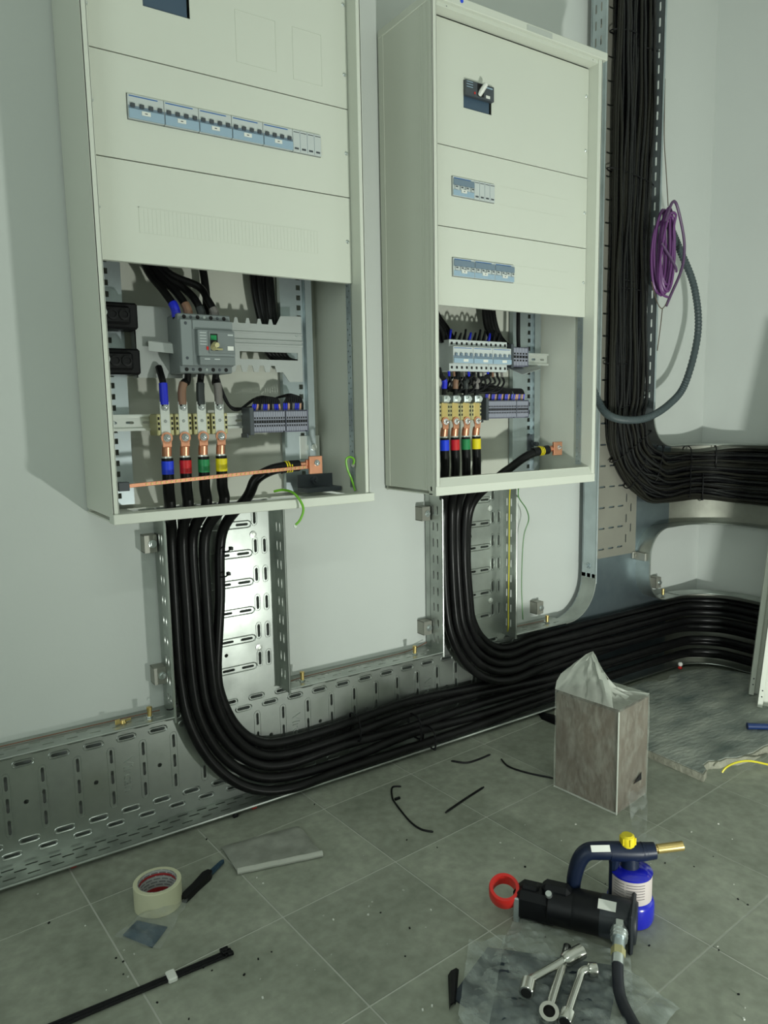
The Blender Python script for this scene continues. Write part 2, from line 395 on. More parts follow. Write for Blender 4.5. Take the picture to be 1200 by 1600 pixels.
# bottom flange with two slot rows and a rolled lip
holes = []
n = 0; x = XT0+.03
while x < XT1-.02:
    holes.append(slot(x, -.047, .026, .005)); holes.append(slot(x+.024, -.068, .026, .005)); holes.append(slot(x+.024, -.032, .026, .005)); x += .048
part('bottom_flange', [plate(rect(XT0, XT1, YF-.008, YB), holes, .0015, (0, 0, .014), EX, EY, EZ), lip([(XT0, YF-.008, .016), (XT1, YF-.008, .016)], .0042)], 'galv', bt)
def top_flange(x0, x1):
    hs = []; x = x0+.03
    while x < x1-.02:
        hs.append(slot(x, -.044, .024, .005)); 
        if x+.045 < x1: hs.append(slot(x+.024, -.064, .024, .005))
        x += .048
    part('top_flange', [plate(rect(x0, x1, YF, -.0015), hs, .0015, (0, 0, .2885), EX, EY, EZ), lip([(x0, YF, .289), (x1, YF, .289)], .0026)], 'galv', bt)
top_flange(XT0, .166); top_flange(.458, .952); top_flange(1.238, 1.472)
# --- vertical trays under the cabinets
def vertical_tray(x0, x1, z0, z1, label):
    t = thing('cable_tray', ((x0+x1)/2, YB, z0), label, 'cable tray')
    hs, rm = [], []; y = YB-.0035; yr = y-.0020
    xc = (x0+x1)/2; k = 0; z = .35
    while z < z1-.01:
        for dx in (-.0565-.0095, 0, .0565+.0095) if False else (-.0675+.0165+.0, .0, .051):
            hs.append(slot(x0+.1575+dx, z, .033, .0065))
        rm.append(rim(x0+.1575, z, .150, .017, True, yr))
        for sx in (-1, 1):
            xa = x0+.1475+sx*.0945; xb = x0+.1475+sx*.119
            hs.append(slot(xa, z+PT/2-.0205+PT*0, .034, .0075, False)); rm.append(rim(xa, z+PT/2-.0205, .043, .0145, False, yr))
            if z+PT/2+.032 < z1: hs.append(slot(xb, z+.0145, .034, .0075, False)); rm.append(rim(xb, z+.0145, .043, .0145, False, yr))
        z += PT; k += 1
    hs.append(circ(x0+.153, .39, .0048)); hs.append(circ(x0+.153, .605, .0048))
    part('base_sheet', plate(rect(x0, x1, z0, z1), hs, .0015, (0, y, 0), EX, EZ, (0, -1, 0)), 'galv', t)
    part('pressed_rims', rm, 'galv', t)
    for s, xs in ((1, x0), (-1, x1)):
        hs = []; z = z0+.035
        while z < z1-.02:
            hs.append(slot(-.043, z, .025, .0055, False)); hs.append(slot(-.062, z+.0, .025, .0055, False)); z += .0475
        part('side_flange', [plate(rect(YF, -.005, z0-.008, z1), hs, .0015, (xs, 0, 0), EY, EZ, (s, 0, 0)), lip([(xs+s*.001, YF, z0-.010), (xs+s*.001, YF, z1)], .0034),
            lathe([(.0072, 0), (.0072, .003), (.0045, .0032)], (xs+s*.003, YF, z1-.001), EZ, 14)], 'galv', t)
    for zz in (.685, .395):
        part('screw_washer', [lathe([(.0085, 0), (.0085, .0022), (.004, .0028), (.004, .004)], (x1-.058 if zz > .5 else x1-.055, y-.002, zz), (0, -1, 0), 16), xf(box(-.002, .002, -.0005, .0005, 0, .0006), Matrix.Translation((x1-.058, y-.006, zz)))], 'tin', t)
    return t
t1 = vertical_tray(.165, .460, .286, .757, 'bright perforated vertical tray carrying cables up to the left cabinet')
lettering(t1, .325, .318, .030, 180)
t2 = vertical_tray(.951, 1.238, .286, .752, 'perforated vertical tray carrying cables up to the right cabinet')
part('edge_strip', [tube(cr([(.33+.0044*i, -.052+.0025*((i % 2)*2-1), .758) for i in range(25)], 2), .0016, 5)], 'zinc', t1)
# --- tall tray beside the right cabinet
TX0, TX1 = 1.600, 1.885
tt = thing('cable_tray', (1.74, YB, .46), 'tall vertical tray beside the right cabinet holding the dense cable bundle', 'cable tray')
hs = []; z = .497; y = YB-.006
while z < 2.88:
    for xc in (1.691, 1.7405, 1.788): hs.append(slot(xc, z, .030, .006))
    for xa, dz in ((1.640, .0), (1.820, .0), (1.845, PT/2)):
        if z+dz+.05 < 2.88: hs.append(slot(xa, z+PT/2+dz-.01, .03, .006, False))
    z += PT
part('base_sheet', plate(rect(TX0, TX1-.01, .466, ZC), hs, .0015, (0, y, 0), EX, EZ, (0, -1, 0)), 'galv_brown', tt)
for s, xs, zb in ((1, TX0, .40), (-1, TX1, .955)):
    segs = []; z0_ = zb; zs_ = max(zb, 1.0 if s < 0 else .78)+.03
    while z0_ < ZC-.001:
        z1_ = min(ZC, (zs_-.024+.048*9) if z0_ == zb else z0_+.048*9); hs = []
        z = zs_ if z0_ == zb else z0_+.024
        while z < z1_-.02:
            hs.append(slot(-.043, z, .028, .006, False)); hs.append(slot(-.064, z, .028, .006, False)); z += .048
        segs.append(plate(rect(YF, YB-.002, z0_, z1_), hs, .0015, (xs, 0, 0), EY, EZ, (s, 0, 0))); z0_ = z1_
    part('side_flange', segs+[lip([(xs+s*.001, YF, zb), (xs+s*.001, YF, ZC)], .0036)], 'galv_rail', tt)
part('coupling_plate', [box(TX0+.0016, TX0+.0034, -.079, -.03, .40, .52), cyl((TX0+.002, -.05, .455), (TX0-.010, -.05, .455), .0065, 6), cyl((TX0+.0, -.05, .455), (TX0-.003, -.05, .455), .0105, 14)]
    +[xf(box(-.0006, .0006, -.003, .003, -.009, .009), Matrix.Translation((TX0-.001, yy, .425))) for yy in (-.045, -.066)], 'galv_rail', tt)
# --- smooth junction sheet below the tall tray, opening to the right around the corner
jn = thing('tray_junction', (1.74, YB, 0), 'smooth galvanised tee sheet joining tall tray to the lower tray', 'cable tray')
XJ = 2.07
ol = [(1.44, .016), (XJ, .016), (XJ, .287)]+arc(1.986, .387, .1, 270, 180)+arc(1.986, .453, .1, 180, 90)+[(XJ, .553), (XJ, .845)]+arc(1.995, .955, .11, 270, 180)+[(1.885, 1.02), (1.60, 1.02), (1.60, .417)]+arc(1.47, .417, .13, 0, -90)+[(1.44, .287)]
part('base_sheet', plate(ol, [], .002, (0, YB-.0015, 0), EX, EZ, (0, -1, 0)), 'galv_blue_reflection', jn)
def flange(name, pl, parent, m='galv', sign=1):
    A = [(a, YB, b) for a, b in pl]; B = [(a, YF, b) for a, b in pl]
    return part(name, [ribbon(A, B, .0012), lip(B, .0030)], m, parent)
flange('curved_flange', [(1.6, .43)]+arc(1.47, .417, .13, 0, -90, 14)+[(1.46, .287)], jn)
flange('curved_flange', [(XJ, .287)]+arc(1.986, .387, .1, 270, 180, 12)+arc(1.986, .453, .1, 180, 90, 12)+[(XJ, .553)], jn)
flange('curved_flange', [(1.885, 1.0)]+arc(1.995, .955, .11, 180, 270, 12)+[(XJ, .845)], jn)
flange('bottom_flange', [(1.5, .016), (XJ, .016)], jn)
mat('clip', (.30, .30, .26), .45, .4)
part('joint_clip', [box(1.858, 1.874, YB-.012, YB-.004, .445, .47, .001), box(1.872, 1.884, -.075, -.03, .44, .468, .001), cyl((1.866, YB-.012, .458), (1.866, YB-.017, .458), .005, 10), cyl((1.884, -.055, .455), (1.878, -.055, .455), .006, 10)], 'clip', jn)
# --- corner trays bending on to the right wall
def plan(off, z, y1=-1.25):
    r = .2-off
    return [Vector((XJ, -.025-off, z))]+[Vector((XJ+r*math.sin(a), -.225+r*math.cos(a), z)) for a in [PI/2*i/14 for i in range(15)]]+[Vector((2.27-off, -.4, z)), Vector((2.27-off, y1, z))]
def corner_tray(z0, z1, label, m):
    t = thing('corner_tray', (2.2, -.1, z0), label, 'cable tray')
    part('base_sheet', ribbon(plan(0, z0), plan(0, z1), .0015), m, t)
    part('top_flange', [ribbon(plan(0, z1), plan(.06, z1), .0015), lip(plan(.06, z1), .003)], 'galv', t)
    part('bottom_flange', [ribbon(plan(0, z0), plan(.06, z0), .0015), lip(plan(.06, z0), .003)], 'galv', t)
    return t
mat('galv_dull', (.36, .365, .31), .45, .6, var=.3, vscale=9, rvar=.15, bump=.05, bscale=40)
ct_up = corner_tray(.553, .845, 'upper corner tray bending along the right wall under the thin cables', 'galv_dull')
ct_lo = corner_tray(.016, .287, 'lower corner tray bending along the right wall at the floor', 'galv_dull')
p = Vector((2.2715, -.26, .235))
part('sticker', box(2.2665, 2.2685, -.40, -.27, .195, .222), 'white', ct_lo)
# --- strut clips holding the trays to the wall
mat('clip', (.30, .30, .26), .45, .4)
def clip_bracket(x, z, label, flip=1):
    t = thing('wall_clip', (x, -.01, z), label, 'bracket')
    w = .028
    part('channel', [box(x-w/2, x+w/2, -.034, -.031, z-.02, z+.02), box(x-w/2, x-w/2+.003, -.032, -.001, z-.02, z+.02), box(x-w/2, x+w/2, -.032, -.001, z+.0185, z+.0205), box(x-w/2, x+w/2, -.032, -.001, z-.0205, z-.0185)], 'clip', t)
    part('bolt', [lathe([(.0095, 0), (.0095, .002), (.006, .0022), (.006, .007)], (x+.004, -.034, z), (0, -1, 0), 12)], 'zinc', t)
for a, b in (((.148, .690), 'small metal wall clip left of the bright tray, upper one'), ((.152, .376), 'small metal wall clip left of the bright tray, lower one'),
             ((.933, .690), 'small metal wall clip left of the right cabinet tray, upper one'), ((.935, .352), 'small metal wall clip left of the right cabinet tray, lower one'),
             ((1.394, .338), 'small metal wall clip standing behind the brass peg under the right cabinet'), ((2.01, .335), 'small metal wall clip in the corner opening beside the tall tray')):
    clip_bracket(a[0], a[1], b)
# --- brass pegs, wing nut and the thin copper wire lying on the top flange
for (px, py), lb in (((233, 1103), 'brass peg on the tray flange left of the left cabinet cables'), ((472, 1051), 'brass peg on the tray flange right of the bright tray'), ((648, 1011), 'brass peg on the tray flange left of the right cabinet tray'), ((855, 969), 'brass peg on the tray flange under the right cabinet'), ((1036, 925), 'brass peg on the flange in the corner opening')):
    p = at(px, py, y=-.052)
    t = thing('brass_peg', (p.x, -.052, .290), lb, 'peg', 'brass pegs on the tray flanges')
    part('shank', lathe([(.0052, 0), (.0052, .018), (.0062, .0182), (.0062, .024), (.005, .0245)], (p.x, -.052, .2905), EZ, 14), 'brass', t)
    part('nut', lathe([(.008, 0), (.008, .003)], (p.x, -.052, .2905), EZ, 6), 'zinc', t)
p = at(192, 1118, y=-.05)
t = tag(part('wing_nut', [xf(box(-.02, .02, -.0015, .0015, 0, .006, .001), Matrix.Translation((p.x, -.05, .291)) @ Matrix.Rotation(.3, 4, 'Z')), lathe([(.007, 0), (.005, .007)], (p.x, -.05, .2905), EZ, 12), xf(box(-.02, -.008, -.0015, .0015, .004, .012, .001), Matrix.Translation((p.x, -.05, .291)) @ Matrix.Rotation(.3, 4, 'Z'))], 'brass'), 'small brass wing nut lying on the tray flange at the left', 'nut')
def wire(name, pts, r, m, label, cat, per=8, n=6, group=None, parent=None):
    o = part(name, tube(cr(pts, per), r, n), m, parent)
    return tag(o, label, cat, group) if parent is None else o
wire('copper_wire', [(XT0+.3, -.027, .2925), (-.3, -.026, .2925), (0, -.028, .2925), (.10, -.03, .2925), (.145, -.035, .294)], .0013, 'copper_wire', 'thin copper wire lying on the tray flange left of the bright tray', 'wire')
wire('copper_wire', [(.470, -.045, .292), (.52, -.034, .2925), (.65, -.03, .2925), (.80, -.028, .2925), (.88, -.024, .294), (.94, -.02, .305)], .0013, 'copper_wire', 'thin copper wire lying on the tray flange between the two cabinets', 'wire')
wire('copper_wire', [(1.25, -.03, .292), (1.30, -.028, .2925), (1.36, -.03, .292), (1.41, -.035, .293)], .0013, 'copper_wire', 'thin copper wire lying on the tray flange under the right cabinet', 'wire')
# ================================================================ the two cabinets
def screw(parent, x, y, z, r=.0042):
    part('screw', [lathe([(r, 0), (r, .0012), (r*.7, .0026), (r*.2, .003)], (x, y, z), (0, -1, 0), 14), xf(box(-r*.75, r*.75, -.0004, .0004, -.0006, .0006), Matrix.Translation((x, y-.0029, z)) @ Matrix.Rotation(.7, 4, 'Y'))], 'zinc', parent)
def upright(parent, xh, x0, x1, y, z0, z1, side):
    """perforated galvanised upright: face with square holes and a folded flange"""
    hs = []; z = z0+.02
    while z < z1-.02: hs.append(rect(xh-.0055, xh+.0055, z-.006, z+.006)); z += .0242
    part('upright_rail', [plate(rect(x0, x1, z0, z1), hs, .0015, (0, y, 0), EX, EZ, (0, -1, 0)),
        box(xh-side*.012, xh-side*.0135, y-.014, y, z0, z1), box(xh-side*.012, xh-side*.03, y-.0145, y-.013, z0, z1),
        box(x0, x0+.0015, y, y+.014, z0, z1), box(x1-.0015, x1, y, y+.014, z0, z1)], 'galv_rail', parent)
def front_strip(parent, x, y0, y1, z0, z1):
    hs = []; z = z0+.012; k = 0
    while z < z1-.01:
        hs.append(circ((y0+y1)/2+(.004 if k % 2 else -.004), z, .0022, 8)); z += .0125; k += 1
    part('perforated_strip', plate(rect(y0, y1, z0, z1), hs, .0012, (x, 0, 0), EY, EZ, (-1, 0, 0)), 'galv_rail', parent)
def cabinet(label, X0, X1, Z0, Z1, yf, yp, px0, px1, seams, lipz, cutouts, ridge, entry):
    c = thing('electrical_cabinet', ((X0+X1)/2, -.12, Z0), label, 'cabinet')
    wl = px0-X0-.001; wr = X1-px1-.001
    part('back_panel', box(X0+.003, X1-.003, -.012, -.006, Z0, Z1), 'cab_in', c)
    zs = Z0+.012
    g = [box(X0, X0+.0025, -.225, -.006, zs, Z1-.014)]
    if ridge: g += [box(X0-.0008, X0+.002, a, b, zs, Z1-.016) for a, b in ((-.226, -.219), (-.212, -.200), (-.196, -.192), (-.185, -.181))]+[box(X0-.0012, X0+.002, -.028, -.006, zs, Z1-.014)]
    part('side_panel', g, 'cab', c)
    part('side_panel', [box(X1-.0025, X1, -.225, -.006, zs, Z1-.014), box(px1+.001, px1+.0025, yf+.002, -.012, zs, Z1-.014)], 'cab', c)
    part('front_post', [box(X0-.0005, px0-.001, yf, yf+.0025, zs, Z1-.012, .0008), box(px0-.0026, px0-.001, yf, yp+.03, zs, Z1-.012), box(X0-.0005, X0+.002, yf, -.22, zs, Z1-.012)], 'cab', c)
    part('front_post', [box(px1+.001, X1+.0005, yf, yf+.0025, zs, Z1-.012, .0008), box(X1-.002, X1+.0005, yf, -.22, zs, Z1-.012)], 'cab', c)
    part('top_panel', [box(X0-.002, X1+.014, yf-.006, -.006, Z1-.020, Z1, .0015), box(px0-.001, px1+.001, yf+.004, yp+.002, Z1-.030, Z1-.020)], 'cab', c)
    part('bottom_panel', [plate(rect(X0, X1, yp-.02, -.006), [entry], .003, (0, 0, Z0+.002), EX, EY, EZ)], 'cab', c)
    bot = [box(X0-.001, X1+.010, yf-.006, yf+.030, Z0, Z0+.020, .001)] if not lipz else [box(X0, X1, yf-.001, yf+.03, Z0, Z0+.024, .001), ribbon([(px0-.006, yf-.002, Z0+.022), (px1+.006, yf-.002, Z0+.022)], [(px0-.006, yf+.012, Z0+.044), (px1+.006, yf+.012, Z0+.044)], .002), box(px0-.006, px1+.006, yf+.011, yf+.03, Z0+.02, Z0+.044)]
    part('bottom_rail', bot, 'cab', c)
    panels = []
    for i in range(len(seams)-1):
        za, zb = seams[i+1]+.0012, seams[i]-.0012
        hs = cutouts[i]
        p = part('cover_panel', [plate(rect(px0, px1, za, zb), [rect(*h) for h in hs], .0022, (0, yp+.0022, 0), EX, EZ, (0, -1, 0))]+[box(px0, px1, yp+.002, yp+.012, zb-.001, zb), box(px0, px1, yp+.002, yp+.012, za, za+.001)], 'cab', c)
        panels.append(p)
    return c, panels
YPAN = -.200
# ---- left cabinet
s1 = [1.99, 1.6595, 1.4685, 1.2774]
w2 = (.1055, .5265, 1.5435, 1.5915)
a = at(223, 5, y=YPAN); b = at(297, 30, y=YPAN)
w1 = (a.x, b.x, b.z-.004+.004, b.z+.10)
c1, pan1 = cabinet('large white wall cabinet on the left with its lower cover off', .022, .612, .770, 2.02, -.240, YPAN, .0345, .6005, s1, False, [[w1], [w2], []], False, rect(.10, .52, -.175, -.030))
for px, py, k in ((537, 8, 0), (538, 117, 0), (541, 240, 1), (543, 378, 2), (133, 4, 0), (139, 155, 1), (149, 322, 2)):
    p = at(px, py, y=YPAN); screw(pan1[k], min(max(p.x, .041), .594), YPAN, p.z)
# faint knock-out outlines
part('knockout_strip', [box(.118, .512, YPAN-.0006, YPAN+.001, 1.336, 1.384)]+[box(.118+.0082*k, .1186+.0082*k, YPAN-.0010, YPAN, 1.337, 1.383) for k in range(49)]+[box(.1165, .5135, YPAN-.0009, YPAN, 1.3835, 1.3850), box(.1165, .1180, YPAN-.0009, YPAN, 1.336, 1.385)], 'cab', pan1[2])
part('knockout_outline', [tube([(x_, YPAN-.0002, z_) for x_, z_ in rr], .0006, 4, False, True) for rr in (rect(.335, .425, 1.70, 1.80), rect(.465, .535, 1.695, 1.80))], 'cab', pan1[0])
upright(c1, .085, .050, .118, -.032, .785, 1.95, 1)
upright(c1, .545, .495, .562, -.032, .785, 1.95, -1)
front_strip(c1, .5985, -.196, -.176, .80, 1.95)
part('corner_bracket', [box(.50, .597, -.135, -.085, .789, .800, .001), box(.50, .598, -.0865, -.085, .789, .83), cyl((.545, -.087, .815), (.545, -.10, .815), .010, 14), cyl((.545, -.10, .815), (.545, -.105, .815), .006, 6)], 'grey_dark', c1)
part('earth_stud', [box(.535, .592, -.036, -.032, .865, .925, .001), lathe([(.013, 0), (.013, .006), (.008, .0065), (.008, .016)], (.568, -.036, .895), (0, -1, 0), 14)], 'tin', c1)
# ---- right cabinet
s2 = [1.925, 1.6329, 1.4396, 1.2454]
wa = (.8985, 1.0405, 1.5155, 1.5640); wb = (.8985, 1.1105, 1.3195, 1.3675)
q1 = at(724, 124, y=YPAN); q2 = at(768, 182, y=YPAN); q3 = at(724, 168, y=YPAN)
wm = (q1.x, q2.x, q3.z, q1.z)
c2, pan2 = cabinet('white wall cabinet on the right beside the tall cable tray', (.815), 1.410, .766, 1.958, -.235, YPAN, .829, 1.3945, s2, True, [[wm], [wa], [wb]], True, rect(.90, 1.33, -.175, -.030))
for px, py, k in ((917, 151, 0), (916, 236, 0), (914, 333, 1), (912, 442, 2)):
    p = at(px, py, y=YPAN); screw(pan2[k], 1.386, YPAN, p.z)
part('knockout_outline', [box(1.06, 1.32, YPAN-.0006, YPAN, 1.5625, 1.5635), box(1.06, 1.32, YPAN-.0004, YPAN, 1.516, 1.517)], 'cab', pan2[1])
part('knockout_outline', [box(1.115, 1.32, YPAN-.0006, YPAN, 1.366, 1.367), box(1.115, 1.32, YPAN-.0004, YPAN, 1.320, 1.321)], 'cab', pan2[2])
mat('print_faint', (.46, .49, .45), .5); mat('dot_blue', (.01, .06, .7), .4)
tp = part('name_strip', [box(1.115, 1.205, -.2424, -.2400, 1.940, 1.953)], 'print_faint', c2)
part('marker_dot', lathe([(.0045, 0), (.0045, .0015)], (.900, -.241, 1.950), (0, -1, 0), 14), 'dot_blue', c2, label='blue dot')
for xx in (.862, 1.375): part('rivet', lathe([(.0016, 0), (.0012, .001)], (xx, -.2305, 1.933), (0, -1, 0), 8), 'grey_dark', c2)
upright(c2, 1.335, 1.268, 1.385, -.032, .785, 1.93, -1)
upright(c2, .885, .855, .920, -.032, .785, 1.93, 1)
front_strip(c2, 1.3925, -.196, -.176, .815, 1.93)
part('earth_stud', [box(1.33, 1.37, -.036, -.032, .855, .905, .001), lathe([(.012, 0), (.012, .010), (.007, .0105), (.007, .02)], (1.352, -.036, .875), (0, -1, 0), 14)], 'grey_dark', c2)

# ================================================================ modular breakers seen through the cover windows
def mcb_window(x0, n, z0, z1, label, grp, style, yb=-.150, pole=.0175):
    """front of a modular device: body, printed blue line, toggles, coloured lower cover, white label"""
    x1 = x0+n*pole; yf = YPAN-.0045; zc = (z0+z1)/2; h = z1-z0
    t = thing('circuit_breaker', ((x0+x1)/2, yb, z0), label, 'circuit breaker', grp)
    e = .0004
    part('body', [box(x0+e, x1-e, yf, yb, z0+.001, z1-.001, .0008)], 'mcb_white', t)
    if style == 'fuse':
        part('printed_line', [box(x0+.002+k*pole, x0+pole-.002+k*pole, yf-.0005, yf, z1-.0065, z1-.0052) for k in range(n)], 'grey_dark', t)
        for k in range(n): part('indicator', box(x0+.004+k*pole, x0+pole-.004+k*pole, yf-.0008, yf, z0+.006, z0+.0095), 'grey_dark', t)
        part('module_joint', [box(x0+k*pole-.0003, x0+k*pole+.0003, yf-.0004, yf, z0+.002, z1-.002) for k in range(1, n)], 'mcb_shade', t)
        return t
    part('printed_line', box(x0+.003, x1-.012, yf-.0005, yf, z1-.0055, z1-.0038), 'line_blue', t)
    if style == 'open':
        part('lower_cover', [box(x0+.001, x1-.001, yf-.0035, yf, z0+.0015, zc-.0045, .0006)], 'mcb_blue', t)
        part('toggle_recess', [box(x0+.001, x1-.001, yf-.0006, yf, zc-.0045, zc+.0015)], 'mcb_shade', t)
        for k in range(n): part('toggle', [box(x0+k*pole+.0045, x0+(k+1)*pole-.0045, yf-.004, yf, zc-.0015, zc+.0055, .0007)], 'grey_dark', t)
    else:
        part('upper_cover', [box(x0+.001, x1-.001, yf-.0025, yf, zc+.002, z1-.0065, .0006)], 'mcb_shade', t)
        part('lower_cover', [box(x0+.001, x1-.001, yf-.0012, yf, z0+.0015, zc-.0085, .0006)], 'mcb_blue', t)
        for k in range(n): part('toggle', [box(x0+k*pole+.0045, x0+(k+1)*pole-.0045, yf-.0048, yf, zc-.008, zc+.001, .0007), (*box(x0+k*pole+.0055, x0+(k+1)*pole-.0055, yf-.0052, yf-.004, zc-.004, zc-.001), 'grey_dark')], 'mcb_white', t)
    xm = x0+n*pole*.5
    lb = part('label_plate', [box(xm-.010, xm+.007, yf-.0046, yf-.001, z0+.009, z0+.0165)], 'white', t)
    part('label_mark', box(xm-.004, xm+.001, yf-.0049, yf-.0046, z0+.0118, z0+.0134), 'grey_dark', lb)
    return t
ordn = ['first', 'second', 'third', 'fourth', 'fifth']
for k in range(5):
    mcb_window(.1065+k*.07, 4, w2[2]+.0005, w2[3]-.0005, f'pale blue four-pole breaker in the long window of the left cabinet, {ordn[k]} from left', 'breakers in the left cabinet window', 'open')
mcb_window(.1065+5*.07, 4, w2[2]+.0005, w2[3]-.0005, 'grey surge module at the right end of the long window of the left cabinet', None, 'fuse')
mcb_window(.900, 4, wa[2]+.0005, wa[3]-.0005, 'four-pole breaker in the short upper window of the right cabinet', None, 'closed')
mcb_window(.970, 4, wa[2]+.0005, wa[3]-.0005, 'grey surge module in the short upper window of the right cabinet', None, 'fuse')
for k in range(3):
    mcb_window(.900+k*.07, 4, wb[2]+.0005, wb[3]-.0005, f'four-pole breaker in the lower window of the right cabinet, {ordn[k]} from left', 'breakers in the right cabinet window', 'closed')
# moulded-case breaker fronts in the cover windows
def mccb_front(x0, x1, z0, z1, label):
    t = thing('main_breaker', ((x0+x1)/2, -.12, z0), label, 'circuit breaker')
    yf = YPAN+.004; w = x1-x0; h = z1-z0
    part('body', box(x0+.001, x1-.004, yf, -.12, z0+.001, z1-.001, .001), 'navy_dev', t)
    part('escutcheon', [box(x0+.001, x1+.002, YPAN-.008, yf, z0+h*.44, z1-.001, .001)], 'grey_dark', t)
    part('rating_print', [box(x0+.004, x0+w*.26, YPAN-.0085, YPAN-.008, z1-.006-.006*k, z1-.0045-.006*k) for k in range(3)]+[box(x1-w*.26, x1-.004, YPAN-.0085, YPAN-.008, z1-.009, z1-.006)], 'mcb_blue', t)
    part('trip_button', box(x0+w*.30, x0+w*.34, YPAN-.0095, YPAN-.008, z0+h*.53, z0+h*.60), 'red', t, label='small red trip button')
    part('handle_slot', box(x0+w*.42, x0+w*.64, YPAN-.0088, YPAN-.008, z0+h*.50, z1-.004), 'hole', t)
    part('toggle_handle', [tube([(x0+w*.50, YPAN-.006, z0+h*.56), (x0+w*.52, YPAN-.016, z0+h*.70), (x0+w*.60, YPAN-.022, z0+h*.90)], [.006, .0065, .0055], 8)], 'white', t)
    part('label_plate', box(x1-w*.28, x1-w*.14, YPAN-.0092, YPAN-.008, z0+h*.50, z0+h*.60), 'white', t)
    return t
mccb_front(*wm, 'dark blue-grey main breaker in the top cover of the right cabinet')
mccb_front(*w1, 'dark blue-grey main breaker in the top cover of the left cabinet')
# ================================================================ inside the left cabinet
def bolt(parent, x, y, z, r=.0058, l=.010, name='bolt'):
    part(name, [lathe([(r*1.45, 0), (r*1.45, .0016)], (x, y, z), (0, -1, 0), 16), lathe([(r*1.1, .0016), (r*1.1, .006)], (x, y, z), (0, -1, 0), 6), lathe([(r*.62, .006), (r*.62, l), (r*.4, l+.0008)], (x, y, z), (0, -1, 0), 10)], 'steel', parent)
# mounting plate with toothed edges
mp = [(.128, 1.062), (.232, 1.062)]
mp += [(.345, 1.078)]
for k in range(4):
    xx = .352+k*.029
    mp += [(xx, 1.079), (xx+.004, 1.094), (xx+.014, 1.094), (xx+.018, 1.079), (xx+.022, 1.079)]
mp += [(.474, 1.079), (.490, 1.057), (.527, 1.057), (.527, 1.213), (.472, 1.211), (.460, 1.190)]
for k in range(4):
    xx = .452-k*.029
    mp += [(xx, 1.190), (xx-.003, 1.202), (xx-.009, 1.202), (xx-.012, 1.190), (xx-.018, 1.190)]
mp += [(.335, 1.186), (.240, 1.19), (.196, 1.214), (.128, 1.214)]
pl = part('mounting_plate', [plate(mp, [rect(.365, .515, 1.108, 1.126)], .002, (0, -.078, 0), EX, EZ, (0, -1, 0)),
    box(.34, .527, -.0835, -.0795, 1.140, 1.144), box(.34, .527, -.0835, -.0795, 1.168, 1.171), box(.34, .527, -.0850, -.0795, 1.150, 1.153),
    box(.128, .130, -.08, -.045, 1.062, 1.214), box(.15, .205, -.100, -.0795, 1.136, 1.1385), ribbon([(.150, -.098, 1.137), (.205, -.108, 1.134)], [(.150, -.10, 1.118), (.205, -.112, 1.112)], .001)], 'plate_grey', c1)
part('plate_screw', lathe([(.004, 0), (.003, .002)], (.513, -.080, 1.168), (0, -1, 0), 10), 'zinc', c1)
for zc, nm in ((1.188, 'upper'), (1.094, 'lower')):
    t = thing('insulator_block', (.09, -.06, zc-.03), f'black insulator block left of the large grey breaker, {nm} one', 'insulator', 'black insulators in the left cabinet')
    part('body', [box(.052, .130, -.105, -.045, zc-.027, zc+.027, .004), box(.050, .112, -.118, -.10, zc-.018, zc+.018, .004)]+[lathe([(.011, 0), (.011, .004), (.007, .0045), (.007, .002)], (xx, -.118, zc), (0, -1, 0), 16) for xx in (.075, .098)], 'black', t)
    part('bolt', [lathe([(.009, 0), (.009, .003), (.006, .0035), (.006, .007)], (.055, -.120, zc+.003), (0, -1, 0), 12)], 'steel', t)
# large grey moulded-case breaker
mb = thing('moulded_case_breaker', (.258, -.08, 1.07), 'large grey four-pole moulded-case breaker with toggle inside the left cabinet', 'circuit breaker')
x0, x1, z0, z1, yf = .199, .316, 1.070, 1.194, -.163
part('body', [box(x0, x1, yf+.012, -.080, z0, z1, .002), box(x0, x1, yf, yf+.014, z0+.014, z1-.014, .002)], 'grey_dev', mb)
part('pole_cover', box(x0+.001, x0+.0245, yf-.002, yf+.003, z0+.015, z1-.0145, .0006), 'grey_dev2', mb)
part('front_cover', [box(x0+.027, x1-.001, yf-.002, yf+.003, z1-.034, z1-.0145, .0006), box(x0+.034, x1-.001, yf-.012, yf+.001, z0+.034, z1-.035, .0012)], 'grey_dev2', mb)
part('setting_panel', box(x0+.036, x1-.002, yf-.0125, yf, z0+.0155, z0+.0335, .0006), 'grey_dev', mb)
part('toggle_frame', [box(x0+.056, x1-.003, yf-.0145, yf-.010, z0+.040, z1-.038, .0008)], 'grey_dev', mb)
part('handle_slot', box(x0+.060, x0+.076, yf-.0150, yf-.0140, z0+.046, z1-.043), 'hole', mb)
part('status_window', box(x0+.0605, x0+.0735, yf-.0156, yf-.0148, z1-.056, z1-.046), 't_green', mb, label='green status window')
part('toggle_handle', [tube([(x0+.066, yf-.013, z0+.052), (x0+.067, yf-.024, z0+.058), (x0+.068, yf-.032, z0+.056)], [.0075, .0065, .0055], 8), box(x0+.062, x0+.086, yf-.018, yf-.015, z0+.047, z0+.051, .001)], 'term_yellow', mb)
part('trip_button', box(x0+.0515, x0+.0550, yf-.0145, yf-.011, z0+.047, z0+.054), 'red', mb, label='red trip button')
part('label_plate', box(x1-.020, x1-.006, yf-.0165, yf-.014, z0+.047, z0+.056, .0004), 'white', mb)
